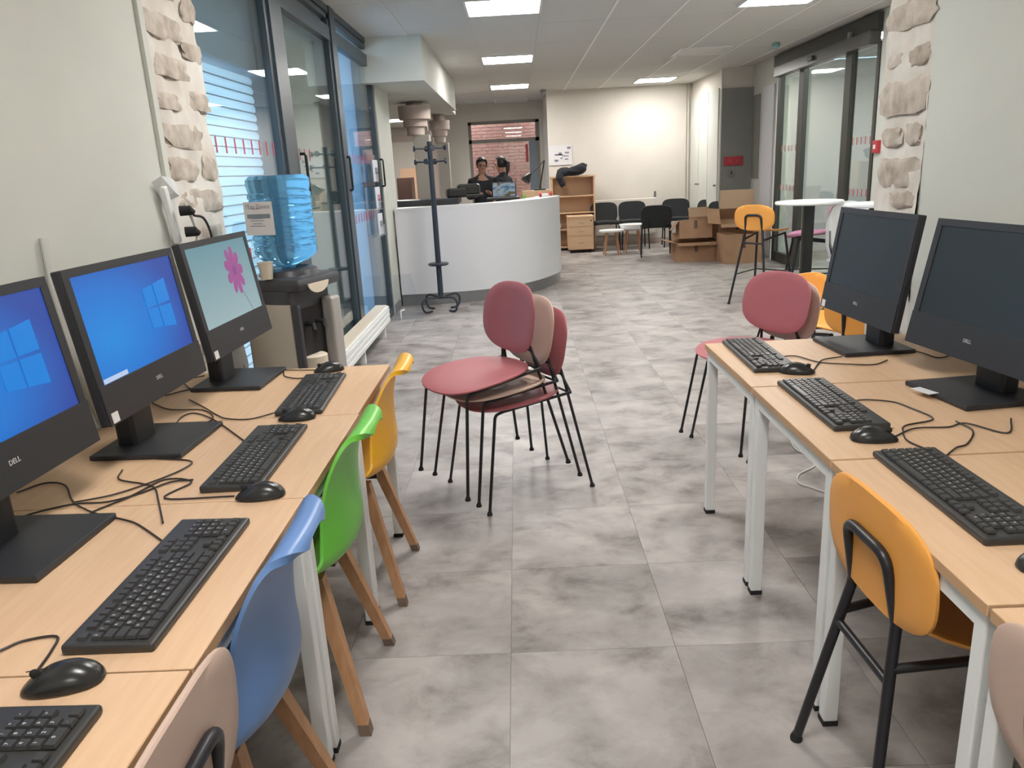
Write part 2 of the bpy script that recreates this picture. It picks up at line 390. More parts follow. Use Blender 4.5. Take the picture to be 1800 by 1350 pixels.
rng('far_room_side', -6.1, -6, 7, 16, 0, H+.02, 'wallwarm', wb)
rng('far_room_front', -6, -1.7, 8.5, 8.7, 0, H+.02, 'wallwarm', wb)
rng('lintel_band', -6, -1.35, 14.96, 15.0, 2.02, 2.14, 'capital', wb)
wc = struct('wall_closet')
rng('closet_body', 3.08, 3.9, 11.98, 13.9, 0, H+.02, 'wallwarm', wc)
for k in range(3):
    y0 = 12.02+k*.62
    d = rng('closet_door', 3.06, 3.08, y0, y0+.60, .05, 2.42, 'wall', wc)
    tb('door_knob', [(3.02, y0+(.54 if k % 2 else .06), 1.02), (3.062, y0+(.54 if k % 2 else .06), 1.02)], .014, 'grey', d)
rng('grey_end_wall', 3.08, 3.56, 11.90, 11.975, 0, 2.40, 'wallgrey', wc)
rng('grey_end_lintel', 3.08, 3.56, 11.93, 11.975, 2.40, H+.02, 'wallwarm', wc)
rng('glass_panel_dark', 3.535, 3.548, 11.55, 11.85, 1.1, 2.28, 'wallgrey', wc, label='narrow dark vertical side window')
rng('white_board', 3.53, 3.548, 10.93, 11.40, .05, 2.35, 'whitep', wc)
for dy in (0, .05): tb('heating_pipe', [(3.02-dy*1.0, 13.86, 0), (3.02-dy*1.0, 13.86, H)], .009, 'wallwarm', wc)
# pier and beam
pr = struct('trim_1'); rng('pier', -1.72, -1.36, 7.98, 8.78, 0, H+.02, 'wall', pr)
rng('skirting', -1.362, -1.35, 7.99, 8.38, 0, .09, 'grey', pr)
be = struct('trim_2'); rng('ceiling_beam', -1.7, -.84, 7.75, 11.75, 2.28, H+.02, 'wall', be); rng('low_ceiling', -6, -1.7, 8.7, 15.0, 2.28, 2.34, 'wall', be); rng('capital_pad', -1.4, -.9, 11.75, 12.45, 2.28, H+.02, 'wall', be)
bb = struct('baseboard_back'); rng('baseboard_back_strip', .58, 3.06, 13.885, 13.9, 0, .1, 'capital', bb)
# ---- left facade: three bays
GX = -1.40
bays = [(3.50, 4.72), (4.96, 6.28), (6.44, 7.90)]
lab = ['window bay with bright slatted roller shutter behind it', 'window bay with dim backing that mirrors the coat rack', 'window bay with plain bright blue blind behind it']
for n, (ya, yb) in enumerate(bays):
    w = struct('window_%d' % (n+1), lab[n])
    bm = B()
    box(bm, (GX, (ya+yb)/2, 2.48), (.06, yb-ya, .10)); box(bm, (GX, (ya+yb)/2, H-.02), (.06, yb-ya, .06)); box(bm, (GX, (ya+yb)/2, .05), (.07, yb-ya, .10))
    obj('frame', bm, 'frame', w)
    bm = B(); box(bm, (GX, ya+.02, 1.34), (.05, .04, 2.68))
    if n < 2: box(bm, (GX, yb-.03, 1.34), (.05, .06, 2.68))
    else: box(bm, (GX, yb+.01, 1.34), (.05, .04, 2.68))
    obj('stile', bm, 'frame', w)
    rng('pane', GX-.004, GX+.004, ya+.03, yb-.03, .10, 2.43, 'glass', w); rng('upper_pane', GX-.004, GX+.004, ya+.03, yb-.03, 2.53, H-.05, 'glass', w)
    rng('outer_jamb', -1.68, -1.43, yb-.02, yb+.10, 0, H, 'jamb', w)
w1, w2, w3 = [bpy.data.objects['window_%d' % k] for k in (1, 2, 3)]
for ya, yb, w in ((4.72, 4.96, w1), (6.28, 6.44, w2)):
    o = rng('mullion', GX-.05, GX+.04, ya, yb, 0, H, 'frame', w)
rng('end_post', GX-.05, GX+.03, 7.90, 7.985, 0, H, 'frame', w3)
# shutter slats
sb = B(); n = 6
prof = [(-.0+.011*math.sin(PI*k/n), -.0245+.0485*k/n) for k in range(n+1)]
poly(sb, [(p[0], 3.40, p[1]) for p in prof]+[(p[0]-.003, 3.40, p[1]) for p in prof[::-1]], (0, 1.52, 0)); box(sb, (.002, 4.16, -.0215), (.006, 1.52, .006), mi=1); s0 = obj('shutter_slat', sb, ['slat', 'jamb'], w1)
for k in range(40):
    z = .03+.05*k
    if k == 0: s0.location = (-1.52, 0, z); continue
    c = s0.copy(); COL.objects.link(c); c.parent = w1; c.location = (-1.52, 0, z)
rng('shutter_box', -1.62, -1.47, 3.4, 4.92, 2.03, H, 'jamb', w1)
rng('guide_rail', -1.56, -1.44, 4.92, 5.0, 0, H, 'jamb', w1)
rng('backing_panel', -1.56, -1.50, 5.0, 6.36, 0, H, 'darkback', w2)
rng('side_cover', -1.62, -1.56, 4.9, 6.5, 0, H, 'darkback', w2)
rng('fabric_blind', -1.505, -1.50, 6.5, 7.62, .04, 2.5, 'blind', w3)
rng('side_strip', -1.56, -1.44, 7.62, 7.98, 0, H, 'jamb', w3)
rng('outer_reveal', -2.6, -1.70, 7.98, 8.2, 0, H+.02, 'jamb', w3)
mk = B(); box(mk, (0, 0, 0), (.002, .016, .075)); mk0 = obj('safety_mark', mk, 'decal', w1); mk0.location = (GX+.006, 3.70, 1.60)
def marks(par, x, ys, z, src=mk0):
    for y in ys:
        c = src.copy(); COL.objects.link(c); c.parent = par; c.location = (x, y, z)
marks(w1, GX+.006, [3.70+.125*k for k in range(1, 8)], 1.60)
marks(w1, GX+.006, [3.70+.125*k for k in range(8)], 1.06)
marks(w2, GX+.006, [5.12+.12*k for k in range(3)], 1.58)
marks(w3, GX+.006, [6.65+.12*k for k in range(9)], 1.57); marks(w3, GX+.006, [6.65+.12*k for k in range(9)], 1.07)
for w, y in ((w2, 5.03), (w2, 6.36), (w3, 7.94)):
    o = tb('pull_handle', fillet([(GX+.03, y, 1.58), (GX+.065, y, 1.58), (GX+.065, y, 1.32), (GX+.03, y, 1.32)], .015), .009, 'blackg', w)
bx('door_rail', (GX, 6.6, 2.60), (.05, 2.6, .035), 'frame', w2)
# leaflet holders on bay three
lh = thing('leaflet_holder', 'clear hanging leaflet holder with three pockets on the blue window', 'leaflet rack', (GX+.03, 7.55, .85))
bx('back_plate', (0, 0, .38), (.006, .24, .78), 'acry', lh)
for k, z in enumerate((.02, .27, .52)):
    bx('pocket', (.04, 0, z+.04), (.006, .23, .10), 'acry', lh)
    bx('leaflet', (.02, 0, z+.10), (.012, .21, .20), 'paper', lh); 
    bx('leaflet_print', (.0275, .02, z+.10), (.002, .16, .06), 'mauve' if k == 1 else 'grey', lh)
# ---- right door
dr = struct('door_1', 'sliding glass door with dark frame and automatic operator')
rng('header', 3.50, 3.62, 7.86, 10.88, 2.52, H, 'dframe', dr); rng('operator_cover', 3.44, 3.56, 7.9, 10.7, 2.40, 2.53, 'dop', dr, bev=.01)
for y0, y1 in ((10.70, 10.80), (9.86, 10.02), (8.50, 8.66), (7.87, 7.93)):
    rng('post', 3.54, 3.60, y0, y1, 0, 2.42, 'dframe', dr)
rng('upper_trim', 3.56, 3.58, 9.9, 10.88, 2.53, 2.67, 'wallwarm', dr)
for y0, y1 in ((10.02, 10.70), (7.93, 8.50)):
    rng('pane', 3.57, 3.576, y0, y1, .12, 2.40, 'glassd', dr); rng('bottom_rail', 3.55, 3.60, y0, y1, 0, .13, 'dframe', dr)
rng('sliding_pane', 3.585, 3.591, 8.66, 9.86, .02, 2.40, 'glassd', dr)
bx('sensor', (3.43, 9.35, 2.46), (.05, .14, .05), 'blackg', dr, bev=.01); bx('latch_box', (3.48, 8.45, 2.56), (.03, .05, .06), 'grey', dr)
mk1 = mk0.copy(); COL.objects.link(mk1); mk1.parent = dr; mk1.location = (3.563, 10.1, 1.5)
marks(dr, 3.563, [10.1+.13*k for k in range(1, 5)], 1.5, mk1); marks(dr, 3.563, [10.1+.13*k for k in range(5)], 1.0, mk1)
marks(dr, 3.563, [8.0+.1*k for k in range(5)], 1.52, mk1); marks(dr, 3.563, [8.0+.1*k for k in range(5)], 1.0, mk1)
lo = struct('wall_lobby')
rng('lobby_back', 5.5, 5.6, 7, 11.8, 0, H, 'wall', lo); rng('lobby_side', 3.75, 5.6, 11.6, 11.7, 0, H, 'whitep', lo); rng('lobby_side', 3.75, 5.6, 7.1, 7.2, 0, H, 'wall', lo)
rng('lobby_ledge', 5.44, 5.5, 7.4, 9.0, .9, 1.25, 'cream', lo)
rng('lobby_rail', 5.46, 5.5, 10.2, 10.9, 1.90, 1.92, 'grey', lo)
tl = thing('ceiling_light', 'added light panel brightening the lobby beyond the sliding door', 'light', (4.5, 9.2, H)); bx('diffuser', (0, 0, -.01), (.8, .8, .01), 'lens', tl)  # added lamp to brighten the lobby, no known fixture
# ---- back window with brick wall beyond
w4 = struct('window_4', 'back window looking onto a red brick wall')
bm = B()
for c, s in (((-.215, 15.93, 2.33), (1.41, .06, .06)), ((-.215, 15.93, 1.98), (1.41, .06, .07)), ((-.215, 15.93, .58), (1.41, .06, .06)), ((-.89, 15.93, 1.45), (.06, .06, 1.8)), ((.46, 15.93, 1.45), (.08, .06, 1.8))): box(bm, c, s)
obj('frame', bm, mat('taupe_window_frame', (.22, .20, .18), .5), w4)
rng('side_panel', .28, .42, 15.90, 15.94, .6, 1.95, 'jamb', w4)
rng('pane', -.86, .42, 15.945, 15.951, .6, 2.30, 'glass', w4)
bx('red_notice', (.235, 15.93, 1.72), (.05, .004, .34), 'red', w4)
bw = struct('wall_brick')
rng('mortar_bed', -1.8, 1.4, 16.93, 17.1, 0, 2.8, 'mortar', bw)
b0 = B(); box(b0, (0, 0, 0), (.212, .03, .052)); br0 = obj('brick', b0, 'brick', bw); cnt = 0; far = []
for k in range(32):
    z = .45+.067*k
    for i in range(-8, 6):
        x = i*.228+(.114 if k % 2 else 0)-.02
        if -1.15 < x < .68 and z < 2.5:
            if cnt == 0: br0.location = (x, 16.925, z)
            else:
                c = br0.copy(); COL.objects.link(c); c.parent = bw; c.location = (x, 16.925+random.uniform(-.003, .003), z)
            cnt += 1
# ================================================================== FURNITURE
# ---- tables
def table(n, loc, label, group):
    t = thing('computer_table', label, 'table', loc, 0)
    bx('tabletop', (0, 0, .706), (.80, .616, .022), ['beech'], t, bev=.0015)
    bm = B()
    for s in (-1, 1):
        bx('edge_band', (s*.4005, 0, .706), (.002, .612, .02), 'edge', t)
    for s in (-1, 1):
        box(bm, (s*.375, 0, .676), (.034, .54, .038)); box(bm, (0, s*.284, .676), (.72, .025, .038))
    obj('frame', bm, 'white', t)
    for sx in (-1, 1):
        for sy in (-1, 1):
            l = bx('leg', (sx*.375, sy*.284, .354), (.036, .034, .68), 'white', t, bev=.003); bx('foot_cap', (sx*.375, sy*.284, .007), (.038, .036, .014), 'rubber', l)
    return t
posn = ['farthest table of the left row, nearest the water cooler', 'second table from the far end of the left row', 'third table from the far end of the left row', 'nearest table of the left row, at the bottom left corner']
posr = ['farthest table of the right row, beside the rose chair', 'second from the far end of the right row', 'third of the right row, with the orange chair', 'nearest table of the right row, at the bottom right corner']
for k in range(4):
    table(k, (-.925+(.004 if k == 1 else -.003 if k == 3 else 0), 2.53-.62*k, 0), 'beech-topped table on white legs, '+posn[k], None)
    table(k, (1.115, 2.62-.625*k, 0), 'beech-topped table on white legs, '+posr[k], None)
TZ = .7172
# ---- monitors
def screenmat(kind):
    M = bpy.data.materials.new('screen_'+kind); M.use_nodes = True; nt = M.node_tree; L = nt.links; b = nt.nodes['Principled BSDF']
    b.inputs['Base Color'].default_value = (.01, .01, .012, 1); b.inputs['Roughness'].default_value = .35
    if kind == 'off': b.inputs['Base Color'].default_value = (.022, .028, .032, 1); b.inputs['Roughness'].default_value = .33; return M
    tc = nt.nodes.new('ShaderNodeTexCoord'); se = nt.nodes.new('ShaderNodeSeparateXYZ'); L.new(tc.outputs['Generated'], se.inputs[0])
    cr = nt.nodes.new('ShaderNodeValToRGB'); e = cr.color_ramp.elements
    if kind == 'desktop':
        vm = nt.nodes.new('ShaderNodeVectorMath'); vm.operation = 'DISTANCE'; vz = nt.nodes.new('ShaderNodeVectorMath'); vz.operation = 'MULTIPLY'; vz.inputs[1].default_value = (0, 1, 1); L.new(tc.outputs['Generated'], vz.inputs[0]); L.new(vz.outputs[0], vm.inputs[0]); vm.inputs[1].default_value = (0, .22, .38)
        e[0].position = 0; e[0].color = (.0, .20, .60, 1); e[1].position = .85; e[1].color = (.012, .05, .30, 1); x = e.new(.42); x.color = (.0, .14, .52, 1)
        gx = nt.nodes.new('ShaderNodeMath'); gx.operation = 'MULTIPLY_ADD'; L.new(se.outputs[1], gx.inputs[0]); gx.inputs[1].default_value = .10; L.new(vm.outputs['Value'], gx.inputs[2])
        sb_ = nt.nodes.new('ShaderNodeMath'); sb_.operation = 'SUBTRACT'; L.new(gx.outputs[0], sb_.inputs[0]); sb_.inputs[1].default_value = .05
        L.new(sb_.outputs[0], cr.inputs[0])
    else:
        e[0].color = (.26, .36, .38, 1); e[1].color = (.10, .22, .26, 1); L.new(se.outputs[2], cr.inputs[0])  # greyed wallpaper: reflected haze on the screen is put into the emission colour
    L.new(cr.outputs[0], b.inputs['Emission Color']); b.inputs['Emission Strength'].default_value = .68
    return M
SCR = {k: screenmat(k) for k in ('off', 'desktop', 'flower')}
MT['logo_em'] = mat('wallpaper_panes', (0, 0, 0), .5, emit=(.0, .20, .66), es=.6)
MT['pinkem'] = mat('wallpaper_flower', (0, 0, 0), .5, emit=(.30, .07, .24), es=.62)
MT['pinkem2'] = mat('wallpaper_flower_centre', (0, 0, 0), .5, emit=(.20, .05, .24), es=.62)
MT['stemem'] = mat('wallpaper_stem', (0, 0, 0), .5, emit=(.16, .12, .20), es=.55)
MT['whiteem'] = mat('taskbar', (0, 0, 0), .5, emit=(.45, .55, .75), es=.62)
LOGO = text_mesh('DELL', .015)
def monitor(loc, yaw, tilt, kind, label, zc=1.05, sticker=True, brz=0):
    t = thing('desktop_monitor', label, 'monitor', loc, yaw)
    zc = zc-loc[2]
    T4 = Matrix.Translation((0, 0, zc)) @ Matrix.Rotation(-tilt, 4, 'Y')
    bm = B(); box(bm, (-.012, 0, 0), (.024, .54, .39), bev=.004); box(bm, (-.034, 0, -.02), (.03, .42, .30), bev=.012)
    bm.transform(T4); h = obj('housing', bm, 'black', t)
    bm = B()                                                       # raised front bezel
    for c, s in (((.002, 0, .1845), (.004, .54, .021)), ((.002, .2575, .04), (.004, .025, .27)), ((.002, -.2575, .04), (.004, .025, .27)), ((.003, 0, -.145), (.006, .54, .10))): box(bm, c, s)
    bm.transform(T4); obj('bezel', bm, 'black', t)
    bm = B(); box(bm, (.001, 0, .039), (.001, .491, .270)); bm.transform(T4); sc = obj('screen', bm, SCR[kind], t)
    if kind == 'desktop':
        for iy, (a, b) in enumerate(((.02, .075), (.081, .15))):
            for iz, (c, d) in enumerate(((0, 1), (1.0, 2))):
                def pt(y, f): return (.0022, y+.03, .045+(f-1)*.055*(1+(y-.02)*2.2))
                g = .06 if iz else 0; g2 = 0 if iz else -.06
                bm = B(); poly(bm, [pt(a, c+g), pt(b, c+g), pt(b, d+g2), pt(a, d+g2)], (.0004, 0, 0)); bm.transform(T4); obj('lit_pane', bm, 'logo_em', sc)
        bm = B(); box(bm, (.0022, -.185, -.088), (.0005, .11, .012)); bm.transform(T4); obj('task_strip', bm, 'whiteem', sc)
    if kind == 'flower':
        bm = B(); cy, cz = .085, .065
        for k in range(9):
            a = 2*PI*k/9; pts = []
            for j in range(10):
                b = 2*PI*j/10; u = .050+.040*math.cos(b); v = .018*math.sin(b)*(1+.4*math.cos(b))
                pts.append((.0022+.0001*k, cy+(u*math.cos(a)-v*math.sin(a))*.85, cz+u*math.sin(a)+v*math.cos(a)))
            poly(bm, pts, (.0003, 0, 0))
        bm.transform(T4); obj('flower_petals', bm, 'pinkem', sc)
        bm = B(); poly(bm, [(.0035, cy+.015*math.cos(2*PI*j/12), cz+.018*math.sin(2*PI*j/12)) for j in range(12)], (.0003, 0, 0)); bm.transform(T4); obj('flower_centre', bm, 'pinkem2', sc)
        bm = B(); poly(bm, [(.0022, cy+.010, cz-.055), (.0022, cy+.013, cz-.055), (.0022, cy+.075, cz-.165), (.0022, cy+.072, cz-.167)], (.0003, 0, 0)); bm.transform(T4); obj('flower_stem', bm, 'stemem', sc)
    me = LOGO.copy(); me.transform(T4 @ Matrix.Translation((.0062, 0, -.14)) @ XF); me.materials.clear(); me.materials.append(MT['legend']); link('logo', me, t)
    if sticker:
        bm = B(); box(bm, (.0065, -.245, -.178), (.001, .028, .026)); bm.transform(T4); obj('sticker', bm, 'paper', t)
    bm = B(); box(bm, (-.075, 0, .135), (.055, .115, .27), bev=.01); obj('neck', bm, 'black', t)
    bm = B(); vs = box(bm, (-.01, 0, .008), (.255, .275, .014), bev=.003)
    if brz: bmesh.ops.rotate(bm, verts=bm.verts, cent=(0, 0, 0), matrix=Matrix.Rotation(brz, 3, 'Z'))
    obj('base', bm, 'black', t)
    return t
MC = [('flower', 2.69, 'monitor showing a pink flower wallpaper, farthest of the left row'), ('desktop', 2.035, 'middle left monitor with blue desktop, white sticker at its lower corner'), ('desktop', 1.40, 'nearest left monitor with blue desktop, cut by the left edge of the photo')]
for k, y, l in MC: monitor((-1.045, y, TZ), -.04, .12 if k != 'flower' else .14, k, l)
monitor((-1.06, .78, TZ), -.04, .1, 'off', 'monitor on the nearest left table, outside the frame')
monitor((1.245, 2.755, TZ), PI+.05, .15, 'off', 'switched-off monitor on the far end of the right row', zc=1.02)
monitor((1.30, 2.13, TZ), PI+.12, .19, 'off', 'switched-off monitor second in the right row, at the right edge of the photo', zc=1.015, sticker=False)
monitor((1.32, 1.45, TZ), PI+.05, .15, 'off', 'switched-off monitor on the third right table, outside the frame', zc=1.02, sticker=False)
# ---- keyboards (local: typing edge faces +X, length along Y)
ROWS = []
def keys():
    K = []; u = .0187; x0 = .052                     # x0 row nearest typist; rows go to -x
    def row(r, widths, start=-.214, labs=''):
        y = start; li = 0
        for w in widths:
            if w > 0:
                K.append((x0-r*u, y+w*u/2, w, labs[li] if li < len(labs) else '')); li += 1; y += w*u
            else: y += -w*u
    row(0, [1.25, 1.25, 1.25, 6.25, 1.25, 1.25, 1.25, 1.25], labs='    ')
    row(1, [1.25]+[1]*11+[2.75], labs=' <WXCVBN,;:!')
    row(2, [1.75]+[1]*12+[1.25], labs=' QSDFGHJKLM%*')
    row(3, [1.5]+[1]*12+[1.5], labs=' AZERTYUIOP^$')
    row(4, [1]*13+[2], labs='21234567890)=')
    row(5.25, [1, -.6, 1, 1, 1, 1, -.4, 1, 1, 1, 1, -.4, 1, 1, 1, 1])
    s2 = -.214+15.35*u
    for r in (3, 4): row(r, [1, 1, 1], s2)
    row(5.25, [1, 1, 1], s2); row(0, [1, 1, 1], s2); row(1, [-1, 1], s2)
    s3 = s2+3.35*u
    row(0, [2, 1, 1], s3, '0.'); row(1, [1, 1, 1], s3, '123'); row(2, [1, 1, 1, 1], s3, '456+'); row(3, [1, 1, 1, 1], s3, '789'); row(4, [1, 1, 1, 1], s3, ' /*-')
    return K
KEYS = keys(); KM = {}
def keymesh(w):
    k = round(w, 2)
    if k not in KM:
        bm = B(); hw = w*.0187/2-.0009; hx = .0187/2-.0009
        a = [bm.verts.new(p) for p in ((-hx, -hw, 0), (hx, -hw, 0), (hx, hw, 0), (-hx, hw, 0))]
        b = [bm.verts.new(p) for p in ((-hx+.002, -hw+.002, .0055), (hx-.002, -hw+.002, .0048), (hx-.002, hw-.002, .0048), (-hx+.002, hw-.002, .0055))]
        bm.faces.new(b)
        for i in range(4): bm.faces.new((a[i], a[(i+1) % 4], b[(i+1) % 4], b[i]))
        me = bpy.data.meshes.new('key'); bmesh.ops.recalc_face_normals(bm, faces=bm.faces); bm.to_mesh(me); bm.free(); me.materials.append(MT['keyc']); KM[k] = me
    return KM[k]
def legends():
    bm = B(); cache = {}
    for x, y, w, l in KEYS:
        if not l.strip(): continue
        if l not in cache: cache[l] = text_mesh(l, .0075)
        me = cache[l].copy(); me.transform(Matrix.Translation((x-.002, y-.002, .0231)) @ Matrix.Rotation(PI/2, 4, 'Z')); bm.from_mesh(me); bpy.data.meshes.remove(me)
    me = bpy.data.meshes.new('key_legends'); bm.to_mesh(me); bm.free(); me.materials.append(MT['legend']); return me
LEG = legends()
bm = B()
vs = box(bm, (0, 0, .009), (.148, .452, .018), bev=.005)
for v in bm.verts:
    if v.co.x > .05 and v.co.z > .009: v.co.z -= .003
kbm = bpy.data.meshes.new('keyboard_body'); bm.to_mesh(kbm); bm.free(); kbm.materials.append(MT['kbd'])
def keyboard(loc, rz, label, detail=True):
    t = thing('keyboard', label, 'keyboard', loc, rz)
    link('case', kbm, t)
    if detail:
        for x, y, w, l in KEYS:
            k = link('key', keymesh(w), t); k.location = (x, y, .0175)
    else:
        bm = B()
        for x, y, w, l in KEYS:
            me = keymesh(w).copy(); me.transform(Matrix.Translation((x, y, .0175))); bm.from_mesh(me); bpy.data.meshes.remove(me)
        obj('key_field', bm, 'keyc', t, kind='stuff')
    link('key_legends', LEG, t)['kind'] = 'stuff'
keyboard((-.678, 1.247+.005, TZ), .0, 'black keyboard on the third left table, in front of the nearest blue monitor')
keyboard((-.716, 1.876, TZ), .02, 'black keyboard on the second left table, in front of the middle monitor')
keyboard((-.722, 2.456, TZ), .05, 'black keyboard on the far left table, in front of the flower monitor')
keyboard((-.685, .665, TZ), .0, 'black keyboard cut off at the bottom left corner')
keyboard((.847, 2.69, TZ), PI-.02, 'black keyboard at the far end of the right row')
keyboard((.870, 2.095, TZ), PI+.0, 'black keyboard on the second right table')
keyboard((.890, 1.47, TZ), PI+.0, 'black keyboard on the third right table, beside the orange chair')
# ---- mice (local: front toward -X, i.e. cable end)
def mouse(loc, rz, label):
    t = thing('computer_mouse', label, 'mouse', loc, rz)
    bm = B(); bmesh.ops.create_uvsphere(bm, u_segments=28, v_segments=14, radius=1)
    for v in bm.verts:
        x, y, z = v.co
        w = .031*(1-.12*max(0, -x)); hgt = .034*(1-.22*(x-.25)**2 if x > .25 else 1-.42*(x-.25)**2)
        q = (abs(x)**2.6+abs(y)**2.6+1e-9)**(1/2.6); rr = math.sqrt(x*x+y*y)+1e-9; s = rr/q if q > 0 else 1
        v.co = (x*s*.057, y*s*w, max(0, z)*hgt+.004 if z > 0 else z*.004+.004)
    obj('shell', bm, 'blackg', t, smooth=True)
    bm = B(); bmesh.ops.create_uvsphere(bm, u_segments=12, v_segments=8, radius=.008); bmesh.ops.scale(bm, vec=(1, .4, 1), verts=bm.verts); bmesh.ops.translate(bm, vec=(-.034, 0, .0265), verts=bm.verts)
    obj('scroll_wheel', bm, 'rubber', t, smooth=True)
    bm = B(); box(bm, (-.030, 0, .0322), (.030, .0012, .0012)); obj('button_gap', bm, 'rubber', t)
mouse((-.706, .955, TZ), .25, 'black mouse in the bottom left, between the two nearest keyboards')
mouse((-.628, 1.615, TZ), .12, 'black mouse beyond the large keyboard on the third left table')
mouse((-.705, 2.195, TZ), .1, 'black mouse between the two far keyboards of the left row, at its table seam')
mouse((-.745, 2.775, TZ), .35, 'black mouse at the very end of the left row, behind the far keyboard')
mouse((.905, 2.445, TZ), PI-.35, 'black mouse touching the far keyboard of the right row')
mouse((.868, 1.80, TZ), PI-.15, 'black mouse between the second and third keyboards of the right row')
mouse((.88, 1.16, TZ), PI, 'black mouse on the nearest right table, outside the frame')
# ---- cables on the tables
CB = {
 'a': [(-1.058,1.823),(-1.032,1.756),(-.958,1.723),(-.912,1.691),(-.871,1.621),(-.80,1.49)],
 'b': [(-1.178,1.519),(-1.134,1.572),(-1.068,1.616),(-.988,1.618),(-.931,1.666),(-.887,1.722),(-.835,1.734)],
 'c': [(-1.257,1.701),(-1.218,1.752),(-1.157,1.735),(-1.074,1.626),(-.982,1.557),(-.895,1.514),(-.851,1.487),(-.758,1.40)],
 'd': [(-1.074,1.626),(-.996,1.66),(-.935,1.735),(-.893,1.804),(-.898,1.867),(-1.02,1.90)],
 'e': [(-.999,1.564),(-.948,1.645),(-.91,1.743),(-.831,1.716),(-.858,1.626),(-.69,1.618)],
 'g': [(-.90,1.02),(-.861,1.042),(-.84,1.068),(-.789,1.076),(-.775,1.04),(-.765,.985)],
 'i': [(-1.267,2.439),(-1.165,2.348),(-1.055,2.332),(-.984,2.246),(-.989,2.191),(-1.066,2.165),(-1.166,2.138)],
 'j': [(-1.263,2.525),(-1.225,2.568),(-1.202,2.60),(-1.225,2.626),(-1.278,2.727),(-1.225,2.782)],
 'l': [(-1.15,2.46),(-1.06,2.36),(-.986,2.274),(-.93,2.221),(-.855,2.21),(-.792,2.262)],
 'm': [(-1.068,2.15),(-1.09,2.261),(-1.059,2.297),(-.959,2.203),(-.797,2.0)],
 'n': [(-1.184,2.80),(-1.061,2.79),(-.974,2.818),(-.88,2.80),(-.80,2.79)],
 'o': [(-1.171,2.79),(-1.081,2.81),(-.977,2.795),(-.933,2.81),(-.901,2.724),(-.845,2.674),(-.80,2.683)],
 'q': [(.925,2.66),(.976,2.651),(1.022,2.559),(1.101,2.512),(1.18,2.494),(1.248,2.539)],
 'r': [(1.125,2.62),(1.04,2.58),(.966,2.461)],
 's': [(1.371,2.711),(1.404,2.616),(1.426,2.544),(1.50,2.58)],
 't': [(.95,2.114),(.992,2.114),(1.053,2.087),(1.07,2.028),(1.084,1.929),(.99,1.885),(.961,1.84),(.94,1.77),(.965,1.69)],
 'u': [(.925,1.81),(1.0,1.86),(1.088,1.862),(1.144,1.881),(1.20,1.80),(1.272,1.90)],
 'v': [(1.13,1.903),(1.128,1.823),(1.067,1.74),(1.025,1.714),(.968,1.66)]}
CL = {'a': 'thin cable curving from the middle left monitor base to the large keyboard', 'b': 'thin cable running rightwards from the nearest left monitor', 'c': 'thin cable looping between the nearest monitor and the large keyboard',
      'd': 'cable loop just in front of the middle left monitor base', 'e': 'cable ending at the mouse beyond the large keyboard', 'g': 'mouse cable loop at the bottom left', 'i': 'cable looping under the middle left monitor',
      'j': 'short cable coil behind the flower monitor base', 'l': 'cable reaching the mouse at the left table seam', 'm': 'cable from the middle left keyboard to its monitor', 'n': 'cable along the far edge of the left row',
      'o': 'cable bending into the far left keyboard', 'q': 'keyboard cable at the far end of the right row', 'r': 'cable to the mouse touching the far right keyboard', 's': 'cable behind the far right monitor',
      't': 'keyboard cable coiling in front of the second right monitor', 'u': 'mouse cable looping under the second right monitor', 'v': 'cable falling beside the right monitor base to the third right keyboard'}
for k, P in CB.items():
    P3 = smoothpts([(x, y, TZ+.0028+(.0012 if i % 2 else 0)) for i, (x, y) in enumerate(P)])
    tag(tb('cable', P3, .0022, 'cableb', seg=6), CL[k], 'cable')
tag(tb('cable', smoothpts([(1.34, 3.657, .004), (1.33, 3.544, .004), (1.361, 3.44, .004), (1.34, 3.333, .004), (1.235, 3.241, .004), (1.197, 3.147, .004), (1.232, 3.093, .004), (1.276, 3.03, .004), (1.42, 2.85, .004)]), .0045, 'cablew', seg=8), 'white cable snaking on the floor under the right tables', 'cable')
pl_ = bx('paper_tag', (1.165, 2.135, TZ+.0165), (.035, .07, .001), 'paper', None, rz=.3); tag(pl_, 'white paper label lying on the base of the second right monitor', 'label')
# ---- wall power strip and conduit, left
ps = thing('power_strip', 'white multi-socket strip tilted on the left wall, with black plugs', 'power strip', (-1.335, 2.95, 1.17))
bm = B(); box(bm, (.020, .01, .15), (.026, .034, .22), bev=.008); bm.transform(Matrix.Rotation(.25, 4, 'X')); obj('body', bm, 'white', ps)
bm = B(); poly(bm, [(.004, -.10, .27), (.034, -.08, .29), (.040, -.02, .285), (.040, .0, .23), (.004, -.05, .21)], (0, .035, -.015)); obj('cover', bm, 'white', ps)
for k, (y, z) in enumerate(((.01, .16), (.03, .08))):
    p = tb('plug', [(.05, y-.02, z), (.085, y-.01, z), (.095, y, z-.01)], [.020, .019, .010], 'rubber', ps, seg=12)
tag(tb('cable', smoothpts([(-1.25, 2.98, 1.31), (-1.24, 3.05, 1.29), (-1.25, 3.12, 1.20), (-1.26, 3.13, 1.0)]), .005, 'cableb'), 'black lead arching down from the left wall socket', 'cable')
tag(tb('cable', smoothpts([(-1.27, 2.96, 1.36), (-1.255, 2.99, 1.25), (-1.26, 2.97, 1.12), (-1.27, 2.98, .95), (-1.3, 2.96, .73)]), .0065, 'cablew'), 'thick white lead hanging below the wall socket strip', 'cable')
